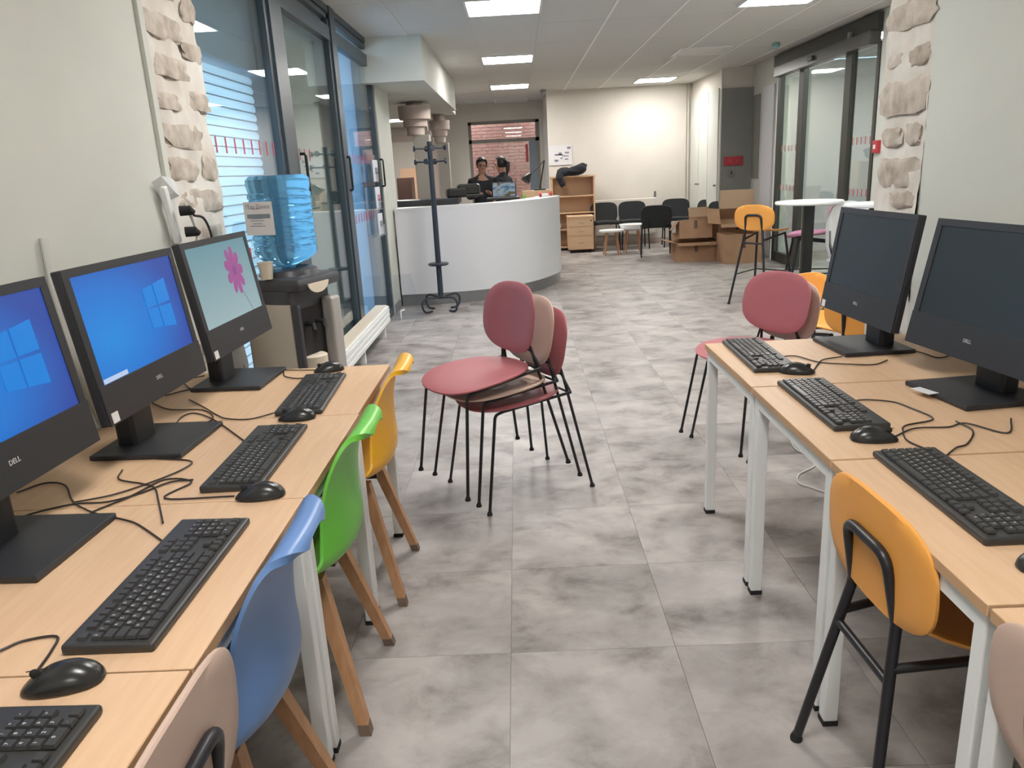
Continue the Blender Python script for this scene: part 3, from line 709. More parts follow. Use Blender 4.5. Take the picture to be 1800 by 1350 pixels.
tag(tb('cable', smoothpts([(-1.326, 2.08, 1.45), (-1.325, 2.10, 1.25), (-1.325, 2.14, 1.05), (-1.32, 2.16, .9), (-1.3, 2.17, .73)]) if False else smoothpts([(-1.328, 2.14, 1.30), (-1.326, 2.135, 1.15), (-1.326, 2.16, .98), (-1.322, 2.19, .82), (-1.31, 2.2, .73)]), .012, 'cablew'), 'white sleeved cable on the wall between the two blue monitors', 'cable')
# ---- stacking wire chair (A): front +X
def wire_chair(colr, label, loc, rz, group=None, rx=0, ry=0, bw=.200):
    t = thing('stacking_chair', label, 'chair', loc, rz, group); t.rotation_euler = (rx, ry, rz)
    bm = B(); pad(bm, lambda u, v: (.012+.225*u, .222*v*(1+.10*u), .452+.020*v*v*(.6-.4*u)-.018*max(0, u)**3-.012*(1-u*u)*(1-v*v)+.010*max(0, -u)**2), (0, 0, 1), .011, ex=2.35); obj('seat', bm, colr, t, smooth=True)
    bm = B(); pad(bm, lambda u, v: (-.205-.030*u+.030*v*v, bw*v, .665+.150*u), (1, 0, .2), .011, ex=2.7); obj('backrest', bm, colr, t, smooth=True)
    for s in (-1, 1):
        l = tb('leg', fillet([(-.225, s*.155, .452), (.13, s*.172, .432), (.165, s*.178, .425), (.235, s*.215, .006)], .03), .0068, 'rod', t)
        tb('foot', [(.235, s*.215, 0), (.235, s*.215, .006), (.233, s*.214, .018)], [.012, .012, .007], 'rubber', l, seg=10)
        l = tb('leg', [(-.195, s*.10, .60), (-.215, s*.118, .50), (-.295, s*.205, .006)], .0068, 'rod', t)
        tb('foot', [(-.295, s*.205, 0), (-.295, s*.205, .006), (-.293, s*.203, .018)], [.012, .012, .007], 'rubber', l, seg=10)
        tb('strut', [(-.225, s*.155, .452), (-.205, s*.112, .53)], .0055, 'rod', t)
    tb('crossbar', [(-.222, -.155, .45), (-.222, .155, .45)], .0055, 'rod', t); tb('crossbar', [(-.205, -.11, .53), (-.205, .11, .53)], .0055, 'rod', t)
    tb('seat_crossbar', [(.10, -.172, .433), (.10, .172, .433)], .0055, 'rod', t)
    return t
fd = Vector((-.883, -.468, 0)); cz = math.atan2(fd.y, fd.x); base = Vector((-.075, 3.262, 0))
sg = 'three stacked chairs in the middle of the aisle'
wire_chair('pink', 'dusty rose stacking chair at the bottom of the stack of three in the aisle', base, cz)
wire_chair('beige', 'beige stacking chair in the middle of the aisle stack, between two rose ones', base+fd*.055+Vector((-.01, -.01, .062)), cz+.06)
wire_chair('pink', 'dusty rose stacking chair on top of the stack of three in the aisle', base+fd*.115+Vector((-.01, -.02, .122)), cz+.10, ry=.05)
f2 = Vector((-.90, -.44, 0)); c2 = math.atan2(f2.y, f2.x)
b2 = Vector((1.17, 3.71, 0))
wire_chair('beige', 'beige stacking chair underneath the rose chair past the right tables', b2, c2, bw=.212)
wire_chair('pink', 'dusty rose stacking chair by the far end of the right tables', b2+f2*.055+Vector((-.01, 0, .045)), c2+.04, bw=.215)
# ---- frame chair / stool (E): front +X
def frame_chair(name, cat, colr, label, loc, rz, H0=.49, group=None, spread=1.0, rods=.0115, blabel=None):
    t = thing(name, label, cat, loc, rz, group); S = H0; d = max(0, H0-.49)
    bm = B(); pad(bm, lambda u, v: (.01+.205*u, .215*v*(1+.05*u), S+.022*v*v-.02*max(0, u)**3+.035*max(0, -u)**3), (0, 0, 1), .012, ex=2.5); obj('seat', bm, colr, t, smooth=True)
    bm = B(); pad(bm, lambda u, v: (-.200-.006*u+.010*v*v, .215*v, S+.140+.122*u), (1, 0, .05), .012, ex=2.9); obj('backrest', bm, colr, t, smooth=True)
    k = 1+.5*d; fx, fy, gx, gy = .254+.10*d, .181*k, .13+.09*k, .20*k
    tb('back_loop', fillet([(-.188, -.090, S+.015), (-.217, -.083, S+.165), (-.217, .083, S+.165), (-.188, .090, S+.015)], .04), rods, 'rod', t, seg=10)
    for s in (-1, 1):
        l = tb('leg', [(-.187, s*.090, S+.04), (-.190, s*.093, S-.0), (-fx, s*fy, .006)], rods, 'rod', t, seg=10)
        tb('foot', [(-fx, s*fy, 0), (-fx, s*fy, .008), (-fx+.001, s*(fy-.001), .02)], [.015, .015, rods], 'rubber', l, seg=10)
        l = tb('leg', [(.13, s*.15, S-.02), (gx, s*gy, .006)], rods, 'rod', t, seg=10)
        tb('foot', [(gx, s*gy, 0), (gx, s*gy, .008), (gx, s*gy, .02)], [.015, .015, rods], 'rubber', l, seg=10)
        tb('side_rail', [(-.20, s*.108, S-.075), (.10, s*.14, S-.035), (.14, s*.15, S-.03)], rods*.9, 'rod', t, seg=10)
        if d > .1: tb('footrest', [(.13+.09*k*.62, s*(.15+(.20*k-.15)*.62), .30), (-.19-(fx-.19)*.58, s*(.093+(fy-.093)*.58), .30)], .007, 'rod', t)
    tb('crossbar', [(-.205, -.113, S-.105), (-.205, .113, S-.105)], rods*.85, 'rod', t, seg=10)
    if d > .1: tb('footrest', [(.13+.09*k*.62, -(.15+(.20*k-.15)*.62), .30), (.13+.09*k*.62, (.15+(.20*k-.15)*.62), .30)], .007, 'rod', t)
    return t
frame_chair('tube_frame_chair', 'chair', 'orange', 'orange oval-backed chair with black tube frame tucked under the right tables', (.900, 1.426, 0), .044)
frame_chair('tube_frame_chair', 'chair', 'beige', 'beige oval-backed chair cut off at the bottom right corner', (.915, .835, 0), .02)
frame_chair('tube_frame_chair', 'chair', 'beige', 'beige oval-backed chair cut off at the bottom left, beside the blue shell chair', (-.695, .85, 0), PI+.0)
frame_chair('tube_frame_chair', 'chair', 'orange', 'orange chair showing its oval back just behind the rose chair at right', (1.74, 4.24, 0), -PI/2+.5)
frame_chair('tube_frame_chair', 'chair', 'orange', 'orange chair seen below the far right monitor, black tubes across its back', (1.86, 3.86, 0), .55)
frame_chair('bar_stool', 'stool', 'orange', 'tall orange bar stool with black legs beside the cardboard boxes', (2.42, 7.62, 0), .74, H0=.71)
frame_chair('bar_stool', 'stool', 'mauve', 'tall mauve bar stool at the round high table, partly behind a monitor', (2.84, 7.52, 0), 2.95, H0=.66)
frame_chair('bar_stool', 'stool', 'blue', 'blue bar stool back peeking over the far right monitor', (2.86, 6.0, 0), 1.9, H0=.70)
# ---- shell chairs (front +X)
def shell_chair(colr, label, loc, rz):
    t = thing('shell_chair', label, 'chair', loc, rz)
    pr_ = [(-.278, .797, .060, .0), (-.272, .806, .100, .0), (-.258, .808, .126, .0), (-.240, .800, .144, .002), (-.226, .780, .158, .006), (-.216, .74, .170, .018), (-.206, .68, .176, .032), (-.205, .60, .178, .048), (-.208, .54, .186, .055), (-.196, .485, .202, .050),
           (-.150, .446, .216, .045), (-.06, .428, .222, .035), (.04, .432, .222, .028), (.13, .442, .212, .018), (.19, .442, .198, .008), (.222, .428, .18, .0), (.236, .405, .165, 0)]
    P = smoothpts([(p[0], p[1], 0) for p in pr_], 3); Wd = smoothpts([(p[2], p[3], 0) for p in pr_], 3)
    N = len(P); NV = 16; bm = B(); top = []; bot = []
    for i in range(N):
        a, c = P[max(0, i-1)], P[min(N-1, i+1)]; tv = Vector((c.x-a.x, c.y-a.y)).normalized(); nv = Vector((-tv.y, tv.x))    # points inwards / up
        if nv.x < 0 and i > N*.2 and i < N*.55: nv = nv
        r1, r2_ = [], []
        for j in range(NV+1):
            v = -1+2*j/NV; w = Wd[i].x; cur = Wd[i].y*abs(v)**2.2
            endt = .012*(abs(v)**3)*max(0, 1-i/9)
            x = P[i].x+nv.x*cur*1.0; z = P[i].y+nv.y*cur*1.0
            th = .004+.006*max(0, 1-i/14); r1.append(bm.verts.new((x+nv.x*th, v*w, z+nv.y*th-endt))); r2_.append(bm.verts.new((x-nv.x*th, v*w, z-nv.y*th-endt)))
        top.append(r1); bot.append(r2_)
    for i in range(N-1):
        for j in range(NV):
            bm.faces.new((top[i][j], top[i][j+1], top[i+1][j+1], top[i+1][j])); bm.faces.new((bot[i][j], bot[i+1][j], bot[i+1][j+1], bot[i][j+1]))
        for j in (0, NV): bm.faces.new((top[i][j], top[i+1][j], bot[i+1][j], bot[i][j]))
    for i in (0, N-1):
        for j in range(NV): bm.faces.new((top[i][j], top[i][j+1], bot[i][j+1], bot[i][j]))
    obj('seat_shell', bm, colr, t, smooth=True)
    bm = B(); box(bm, (0, 0, .405), (.26, .03, .02)); box(bm, (0, 0, .405), (.03, .26, .02)); box(bm, (0, 0, .418), (.16, .16, .012)); obj('mounting_cross', bm, 'rod', t)
    for sx in (-1, 1):
        for sy in (-1, 1):
            bm = B(); r = []
            for (z, cx, cy, h) in ((.42, .105, .105, .019), (.03, .205, .19, .0145)):
                r.append([bm.verts.new((sx*cx+dx*h, sy*cy+dy*h, z)) for dx, dy in ((-1, -1), (1, -1), (1, 1), (-1, 1))])
            bm.faces.new(r[0]); bm.faces.new(r[1][::-1])
            for k in range(4): bm.faces.new((r[0][k], r[0][(k+1) % 4], r[1][(k+1) % 4], r[1][k]))
            l = obj('leg', bm, 'oak', t)
            bm = B(); r = []
            for (z, cx, cy, h) in ((.03, .205, .19, .0147), (.0, .2125, .1965, .0142)):
                r.append([bm.verts.new((sx*cx+dx*h, sy*cy+dy*h, z)) for dx, dy in ((-1, -1), (1, -1), (1, 1), (-1, 1))])
            bm.faces.new(r[0]); bm.faces.new(r[1][::-1])
            for k in range(4): bm.faces.new((r[0][k], r[0][(k+1) % 4], r[1][(k+1) % 4], r[1][k]))
            obj('leg_tip', bm, 'oakend', l)
    return t
shell_chair('yellow', 'yellow shell chair with wooden legs, farthest of the three at the left tables', (-.672, 2.485, 0), PI+.02)
shell_chair('green', 'green shell chair with wooden legs, between the yellow and the blue one', (-.678, 1.875, 0), PI)
shell_chair('blue', 'blue shell chair with wooden legs, nearest of the three at the left tables', (-.685, 1.262, 0), PI+.02)
# ---- water cooler
CX, CY = -1.045, 3.42
wcq = thing('water_cooler', 'freestanding water cooler with grey panels at the end of the left tables', 'water cooler', (CX, CY, 0), math.radians(-21))
bm = B(); box(bm, (-.03, 0, .49), (.25, .30, .97), bev=.012); obj('cabinet', bm, 'dgrey', wcq)
bx('side_panel', (-.02, -.152, .47), (.24, .008, .86), 'taupe', wcq); bx('side_panel', (-.02, .152, .47), (.24, .008, .86), 'taupe', wcq)
bx('front_panel', (.125, .112, .45), (.06, .075, .90), 'silver', wcq, bev=.012); bx('front_panel', (.115, -.137, .45), (.04, .03, .90), 'dgrey', wcq, bev=.01)
bx('recess', (.097, -.02, .62), (.006, .20, .50), 'rubber', wcq)
bm = B(); lathe(bm, [(.05, 0), (.062, .005), (.062, .07), (.055, .075), (0, .075)], 24, (.10, -.03, .58)); obj('drip_tray', bm, 'cream', wcq, smooth=True)
bx('lower_front', (.12, -.02, .285), (.03, .20, .56), 'dgrey', wcq)
bm = B(); box(bm, (.0, 0, .985), (.33, .325, .06), bev=.024); obj('top_cover', bm, 'dgrey', wcq, smooth=True)
bm = B(); lathe(bm, [(.135, 0), (.125, .03), (.10, .04), (.08, .02)], 28, (0, 0, 1.008)); obj('bottle_collar', bm, 'dgrey', wcq, smooth=True)
bm = B(); poly(bm, [(.168, -.03+.075*math.cos(a), .985-.045*math.sin(a)) for a in [PI*k/14 for k in range(15)]], (.006, 0, 0)); obj('label_plate', bm, 'cream', wcq)
for y in (-.06, .02):
    tb('tap', [(.10, y, .80), (.14, y, .80), (.145, y, .775)], .011, 'blackg', wcq)
bt = thing('water_bottle', 'large blue ribbed water bottle upside down on the cooler', 'water bottle', (CX, CY, 1.035), math.radians(-21))
pf = [(.028, 0), (.030, .015), (.06, .03), (.095, .045), (.119, .07)]
z = .08
while z < .345: pf += [(.124, z), (.125, z+.017), (.119, z+.022), (.119, z+.025)]; z += .0295
pf += [(.125, .37), (.123, .395), (.108, .410), (.06, .406), (0, .402)]
bm = B(); lathe(bm, pf, 48, sq=2.8); obj('bottle_body', bm, 'bottle', bt, smooth=True)
ly = -.1285
lb = bx('label', (-.02, ly, .235), (.15, .002, .14), 'paper', bt)
bx('label_band', (-.02, ly-.002, .245), (.12, .001, .018), 'jamb', lb)
lettering('label_text', "l'Eau Douce", .026, 'print', lb, Matrix.Translation((-.02, ly-.002, .285)) @ YF)
for zz, w_ in ((.276, .05), (.236, .06), (.226, .07), (.214, .05), (.204, .08)): bx('label_line', (-.03, ly-.002, zz), (w_, .001, .0025), 'print', lb)
cu = thing('paper_cup', 'cream paper cup standing on the water cooler', 'cup', (-1.10, 3.275, 1.014))
bm = B(); lathe(bm, [(.024, 0), (.033, .072), (.031, .072), (.0225, .003), (0, .003)], 24); obj('cup_wall', bm, 'cream', cu, smooth=True)
bm = B(); lathe(bm, [(.0325, .069), (.035, .071), (.0345, .0745), (.0315, .072)], 24); obj('rim', bm, 'cream', cu, smooth=True)
# ---- low radiator
ra = thing('low_radiator', 'long low white radiator under the windows, on small feet', 'radiator', (-1.30, 5.9, 0))
bx('body', (0, 0, .185), (.12, 2.1, .15), 'white', ra, bev=.004); bx('top_board', (-.01, 0, .264), (.10, 2.08, .012), 'cream', ra)
for k in range(3): bx('side_rib', (.062, 0, .135+.045*k), (.006, 2.08, .028), 'white', ra)
for y in (-.95, -.1, .85):
    bx('foot', (.0, y, .055), (.09, .03, .11), 'white', ra)
# ---- coat rack
cr_ = thing('coat_rack', 'black coat rack with knobbed pegs before the white reception counter', 'coat rack', (-.865, 8.02, 0))
tb('pole', [(0, 0, .13), (0, 0, 1.73)], [.030, .026], 'coatm', cr_, seg=14)
for zz, off in ((1.66, .3), (1.53, .9)):
    for k in range(4 if zz > 1.6 else 4):
        a = off+PI/2*k+(.5 if zz < 1.6 else 0); dx, dy = math.cos(a), math.sin(a)
        p = tb('peg', [(0, 0, zz), (dx*.15, dy*.15, zz+.005)], .008, 'coatm', cr_)
        tb('knob', [(dx*.14, dy*.14, zz+.004), (dx*.155, dy*.155, zz+.005), (dx*.168, dy*.168, zz+.006)], [.012, .03, .026], 'coatm', p, seg=14)
bm = B(); lathe(bm, [(.02, 0), (.10, .004), (.112, .018), (.10, .03), (.02, .034)], 28, (0, 0, .48)); obj('umbrella_ring', bm, 'coatm', cr_, smooth=True)
for k in range(4):
    a = PI/4+PI/2*k; d = Vector((math.cos(a), math.sin(a), 0)); z = Vector((0, 0, 1))
    tb('leg', smoothpts([z*.14, d*.10+z*.15, d*.20+z*.155, d*.255+z*.12, d*.25+z*.05, d*.21+z*.012, d*.13+z*.012], 5), .011, 'coatm', cr_)
bx('hub', (0, 0, .145), (.07, .07, .03), 'coatm', cr_, bev=.008)
# ---- leaning acrylic sheet near the pier
tag(obj('acrylic_sheet', (lambda b: (poly(b, [(-1.30, 7.55, .0), (-1.02, 7.62, .0), (-1.16, 7.95, .42), (-1.34, 7.9, .42)], (.003, .003, 0)), b)[1])(B()), 'acry'), 'clear acrylic sheet leaning against the white pier by the floor', 'sheet')
tag(tb('floor_bracket', fillet([(-1.24, 7.60, .0), (-1.24, 7.60, .09), (-1.20, 7.62, .10)], .01), .008, 'white'), 'small white bracket standing on the floor by the pier', 'bracket')
# ---- reception counter
rc = thing('reception_counter', 'long curved white reception counter', 'counter', (0, 0, 0))
arc = smoothpts([(-1.34, 8.40, 0), (-.92, 8.41, 0), (-.45, 8.50, 0), (-.05, 8.74, 0), (.25, 9.12, 0), (.46, 9.58, 0), (.535, 9.95, 0)], 8)
def ribbon(bm, z0, z1, o0, o1):
    n = len(arc); V = []
    for i, p in enumerate(arc):
        t = (arc[min(i+1, n-1)]-arc[max(0, i-1)]).normalized(); nn = Vector((t.y, -t.x, 0))
        V.append([bm.verts.new((*(p+nn*o).xy, z)) for o, z in ((o0, z0), (o1, z0), (o1, z1), (o0, z1))])
    for a, b in zip(V, V[1:]):
        for k in range(4): bm.faces.new((a[k], a[(k+1) % 4], b[(k+1) % 4], b[k]))
    bm.faces.new(V[0]); bm.faces.new(V[-1][::-1])
bm = B(); ribbon(bm, .13, 1.045, -.04, 0); obj('front_panel', bm, 'whitep', rc, smooth=True)
bm = B(); ribbon(bm, 0, .13, -.05, -.02); obj('plinth', bm, 'plinth', rc, smooth=True)
bm = B(); ribbon(bm, 1.045, 1.07, -.30, .005); obj('ledge', bm, 'whitep', rc, smooth=True)
bm = B(); ribbon(bm, .72, .75, -.75, -.04); obj('inner_desk', bm, 'grey', rc, smooth=True)
bm = B(); ribbon(bm, 0, .72, -.70, -.66); obj('inner_panel', bm, 'grey', rc, smooth=True)
# things on and behind the counter
def small(name, c, s, m_, label, cat, rz=0, bev=.004, group=None):
    return tag(bx(name, c, s, m_, None, rz=rz, bev=bev), label, cat, group)
bk = thing('back_counter', 'dark worktop behind the left end of the reception counter', 'worktop', (-1.20, 9.48, 0)); bx('worktop', (.0, 0, 1.09), (1.0, .5, .06), 'dgrey', bk); bx('carcass', (0, .05, .53), (.94, .36, 1.06), 'grey', bk)
pn = thing('telephone_printer', 'black desktop printer on the reception counter, left of the coat rack pole top', 'printer', (-.62, 9.28, 1.12), .2)
pn.location = (-.60, 9.62, 1.12)
bx('body', (-.09, 0, .055), (.24, .20, .11), 'blackg', pn, bev=.025); bx('paper_feed', (.07, .03, .08), (.28, .18, .15), 'blackg', pn, bev=.04); bx('tray', (.12, -.09, .015), (.22, .12, .03), 'black', pn, bev=.006)
pn['label'] = 'black desktop printer on the worktop, just right of the coat rack pole'
pn.location = (-.66, 9.55, 1.12)
dm = thing('counter_screen', 'small screen with a landscape picture standing behind the counter', 'monitor', (-.19, 9.75, 1.05), 0)
dm.location = (-.16, 9.55, 1.06)
bm = B(); box(bm, (0, 0, .12), (.30, .03, .185), bev=.006); dm.rotation_euler = (0, 0, .12); obj('housing', bm, 'black', dm)
scm = mat('landscape_screen', (.02, .02, .02), .4); nt = scm.node_tree; b_ = nt.nodes['Principled BSDF']
tc = nt.nodes.new('ShaderNodeTexCoord'); nz = nt.nodes.new('ShaderNodeTexNoise'); nz.inputs['Scale'].default_value = 2.4; crr = nt.nodes.new('ShaderNodeValToRGB')
e = crr.color_ramp.elements; e[0].position = .38; e[0].color = (.05, .16, .28, 1); e[1].position = .62; e[1].color = (.10, .08, .03, 1); x = e.new(.5); x.color = (.38, .48, .55, 1)
nt.links.new(tc.outputs['Generated'], nz.inputs[0]); nt.links.new(nz.outputs[0], crr.inputs[0]); nt.links.new(crr.outputs[0], b_.inputs['Emission Color']); b_.inputs['Emission Strength'].default_value = .35
bx('screen', (0, -.0165, .125), (.272, .002, .158), scm, dm); bx('stand', (0, .01, .01), (.10, .10, .02), 'black', dm, bev=.004)
small('keyboard_tray', (-.17, 9.42, 1.085), (.40, .22, .03), 'black', 'dark flat tray lying in front of the counter screen', 'tray', bev=.008)
tag(tb('tape_roll', [(.27, 9.62, 1.10), (.30, 9.62, 1.10)], .028, 'red', seg=16), 'red roll on the counter, left of the other red roll', 'tape')
tag(tb('tape_roll', [(.41, 9.86, 1.10), (.44, 9.86, 1.10)], .028, 'red', seg=16), 'red roll at the right end of the counter', 'tape')
small('card_box', (.34, 9.74, 1.0875), (.08, .16, .033), 'paper', 'white card box between the two red rolls', 'box')
small('small_bottle', (.085, 9.42, 1.095), (.03, .03, .05), 'green', 'tiny green pot on the counter ledge', 'pot', bev=.01)
bcab = thing('low_cabinet', 'beige cabinet behind the counter carrying the desk lamp', 'cabinet', (.28, 11.6, 0)); bx('carcass', (0, 0, .55), (.40, .42, 1.10), 'beech', bcab); bx('door', (0, -.215, .55), (.38, .01, 1.04), 'beech', bcab)
dl = thing('desk_lamp', 'black articulated desk lamp on the beige cabinet, before the brick window', 'lamp', (.34, 11.6, 1.10))
bm = B(); lathe(bm, [(.09, 0), (.09, .015), (.03, .025), (.012, .03)], 20); obj('base', bm, 'blackg', dl, smooth=True)
tb('lower_arm', [(0, 0, .02), (.08, 0, .42)], .010, 'rod', dl); tb('upper_arm', [(.08, 0, .42), (-.16, -.06, .20)], .009, 'rod', dl)
tb('shade', [(-.13, -.05, .24), (-.15, -.06, .22), (-.19, -.08, .17), (-.215, -.09, .135)], [.02, .035, .065, .072], 'blackg', dl, seg=18)
# columns with stepped capitals
def column(loc, s, dx, label, zz=(1.89, 1.985, 2.07, 2.235)):
    t = thing('column', label, 'column', loc)
    bm = B(); lathe(bm, [(.108*s, zz[0]), (.114*s, zz[1]), (.146*s, zz[1]+.004), (.152*s, zz[2]), (.198*s, zz[2]+.004), (.202*s, zz[3]), (.10*s, zz[3]+.002), (.10*s, 2.28)], 32); obj('stepped_capital', bm, 'capital', t, smooth=True)
    bx('shaft', (dx, .02, zz[0]/2), (.20*s, .20*s, zz[0]), 'column', t, bev=.006)
    return t
column((-1.235, 10.0, 0), 1.0, .07, 'nearer square column with a stepped round capital behind the counter')
column((-1.155, 12.2, 0), .86, .05, 'farther column with a stepped round capital, nearer the back window', (1.865, 1.955, 2.05, 2.185))
# far-left room contents
fc = thing('tall_cabinet', 'dark brown cabinet in the far left room', 'cabinet', (-1.87, 13.2, 0)); bx('carcass', (0, 0, .68), (.24, .4, 1.38), 'brownw', fc); bx('door', (0, -.205, .68), (.21, .01, 1.3), 'brownw', fc)
pp = thing('wood_partition', 'wood panel coloured as orange-lit in the far left room behind the brown cabinet', 'panel', (-2.01, 14.6, 0)); bx('board', (0, 0, .765), (.30, .04, 1.53), 'peach', pp)
d2 = struct('door_2', 'pale pink door by the back window wall'); rng('door_leaf', -1.84, -1.48, 15.05, 15.09, 0, 2.05, 'capital', d2); tb('door_handle', [(-1.78, 15.05, 1.05), (-1.78, 14.99, 1.05), (-1.70, 14.99, 1.05)], .01, 'grey', d2)
sw = thing('wall_switch', 'grey switch plate on the wall left of the brick window', 'switch', (-1.12, 15.89, 1.05)); bx('plate', (0, 0, 0), (.07, .02, .20), 'grey', sw); bx('button', (0, -.012, .04), (.03, .01, .05), 'blackg', sw)
# ---- people
def skinbody(name, verts, edges, radii, m_, parent, sub=2):
    me = bpy.data.meshes.new(name); me.from_pydata([tuple(v) for v in verts], edges, []); me.materials.append(MT[m_])
    o = link(name, me, parent)
    bm = bmesh.new(); bm.from_mesh(me); sk = bm.verts.layers.skin.verify()
    for v, r in zip(bm.verts, radii): v[sk].radius = r if isinstance(r, tuple) else (r, r)
    bm.verts.ensure_lookup_table(); bm.verts[0][sk].use_root = True; bm.to_mesh(me); bm.free()
    s = o.modifiers.new('skin', 'SKIN'); s.use_smooth_shade = True; o.modifiers.new('sub', 'SUBSURF').levels = sub; o.modifiers['sub'].render_levels = sub
    return o
def person(loc, rz, label, pose):
    """figure faces -Y locally, 1.60 m tall"""
    t = thing('person', label, 'person', loc, rz)
    V = []; Ed = []; Rr = []
    def v(p, r, par=None):
        V.append(p); Rr.append(r)
        if par is not None: Ed.append((par, len(V)-1))
        return len(V)-1
    hd = pose.get('head', (0, -.02))
    pel = v((0, 0, .86), (.145, .11)); bel = v((0, 0, 1.0), (.125, .095), pel); ch = v((0, 0, 1.16), (.145, .10), bel); sh = v((0, .005, 1.28), (.12, .08), ch)
    nk = v((0, -.005, 1.355), .048, sh); hb = v((hd[0]*.5, -.01+hd[1]*.5, 1.42), (.06, .068), nk); hm = v((hd[0], -.012+hd[1], 1.50), (.073, .088), hb); ht = v((hd[0], .0+hd[1], 1.565), (.055, .065), hm)
    arms = {}
    for s in (-1, 1):
        a = v((s*.17, .0, 1.27), .052, sh); eb, wr_ = pose['arms'][s]
        e1 = v(eb, .038, a); w1_ = v(wr_, .025, e1); arms[s] = (a, e1, w1_)
        d = (Vector(wr_)-Vector(eb)).normalized(); p1 = Vector(wr_)+d*.055; palm = v(tuple(p1), (.034, .018), w1_)
        side = d.cross(Vector((0, 0, 1))).normalized()
        for k, L_ in enumerate((.060, .070, .066, .052)):
            q = p1+side*(k-1.5)*.018+d*.03; f1 = v(tuple(q), .009, palm); f2_ = v(tuple(q+d*L_*.55+Vector((0, 0, .008))), .008, f1); v(tuple(q+d*L_*.8+Vector((0, 0, .028))), .007, f2_)
        th = v(tuple(Vector(wr_)+d*.03+side*-.035), .010, palm); v(tuple(Vector(wr_)+d*.07+side*-.05+Vector((0, 0, .01))), .009, th)
        hip = v((s*.085, 0, .80), .088, pel); kn = v((s*.10, -.015, .46), .056, hip); an = v((s*.11, .01, .09), .035, kn); v((s*.115, -.12, .035), (.035, .025), an)
    skinbody('body', V, Ed, Rr, 'skin', t)
    # jacket
    JV = []; JE = []; JR = []
    def j(p, r, par=None):
        JV.append(p); JR.append(r)
        if par is not None: JE.append((par, len(JV)-1))
        return len(JV)-1
    a0 = j((0, 0, .80), (.175, .135)); a1 = j((0, 0, 1.0), (.155, .118), a0); a2 = j((0, 0, 1.16), (.17, .122), a1); a3 = j((0, .005, 1.29), (.14, .095), a2)
    cl_ = j((0, .008, 1.35), (.070, .064), a3); j((0, .004, 1.395), (.060, .060), cl_)
    for s in (-1, 1):
        b0_ = j((s*.175, 0, 1.265), .068, a3); eb, wr_ = pose['arms'][s]; b1 = j(eb, .054, b0_); j(tuple(Vector(wr_)-(Vector(wr_)-Vector(eb)).normalized()*.015), .037, b1)
    skinbody('jacket', JV, JE, JR, 'jacket', t)
    TV = [(0, 0, .86), (0, 0, .80)]; TE = [(0, 1)]; TR = [(.155, .12), (.14, .11)]
    for s in (-1, 1):
        n0 = len(TV); TV += [(s*.088, 0, .76), (s*.10, -.012, .46), (s*.11, .01, .12)]; TE += [(1, n0), (n0, n0+1), (n0+1, n0+2)]; TR += [.098, .068, .055]
    skinbody('trousers', TV, TE, TR, 'jeans', t)
    hx, hy = hd; face = pose.get('face', 0)
    R_ = Matrix.Translation((hx, hy-.012, 1.50)) @ Matrix.Rotation(face, 4, 'Z')
    bm = B(); bmesh.ops.create_uvsphere(bm, u_segments=24, v_segments=16, radius=1)
    for q in bm.verts:
        x, y, z = q.co; f = 1.0
        if y < -.1 and z < .55: f = .66
        q.co = (x*.087*f, (y*.10*f+.012), z*.098+.028)
    bm.transform(R_); obj('hair', bm, 'hair', t, smooth=True)
    if pose.get('pony'):
        tb('ponytail', [R_ @ Vector(p) for p in ((0, .10, .05), (0, .145, .02), (.01, .15, -.08), (.01, .13, -.17))], [.03, .036, .030, .008], 'hair', t, seg=12)
    for s in (-1, 1):
        bm = B(); bmesh.ops.create_uvsphere(bm, u_segments=10, v_segments=6, radius=.009); bm.transform(R_ @ Matrix.Translation((s*.030, -.083, .0))); obj('eye', bm, 'hair', t, smooth=True)
        bm = B(); bmesh.ops.create_uvsphere(bm, u_segments=10, v_segments=6, radius=.018); bmesh.ops.scale(bm, vec=(.4, .8, 1.3), verts=bm.verts); bm.transform(R_ @ Matrix.Translation((s*.078, .0, -.01))); obj('ear', bm, 'skin', t, smooth=True)
    bm = B(); poly(bm, [(-.012, -.083, -.03), (.012, -.083, -.03), (.004, -.080, .005), (-.004, -.080, .005)], (0, -.018, 0)); bm.transform(R_); obj('nose', bm, 'skin', t, smooth=True)
    bx_ = B(); box(bx_, (0, -.082, -.052), (.04, .01, .008)); bx_.transform(R_); obj('mouth', bx_, 'red', t)
    if pose.get('glasses'):
        for s in (-1, 1): tb('glasses_rim', [R_ @ Vector((s*.031+.024*math.cos(a), -.096, .002+.018*math.sin(a))) for a in [2*PI*k/14 for k in range(15)]], .0028, 'rod', t, seg=6)
    return t
person((-.52, 12.0, 0), .12, 'woman in black jacket and glasses, left of the pair at the brick window',
       {'arms': {-1: ((-.23, .0, 1.03), (-.12, -.20, 1.06)), 1: ((.22, -.01, 1.03), (.10, -.22, 1.08))}, 'head': (0, -.01), 'glasses': True})
person((-.215, 12.12, 0), -2.05, 'woman with a ponytail turned to the other, in a dark top, before the brick window',
       {'arms': {-1: ((-.22, -.02, 1.04), (-.10, -.22, 1.10)), 1: ((.23, .03, 1.03), (.16, -.18, 1.0))}, 'head': (0, -.015), 'pony': True, 'face': -.2})
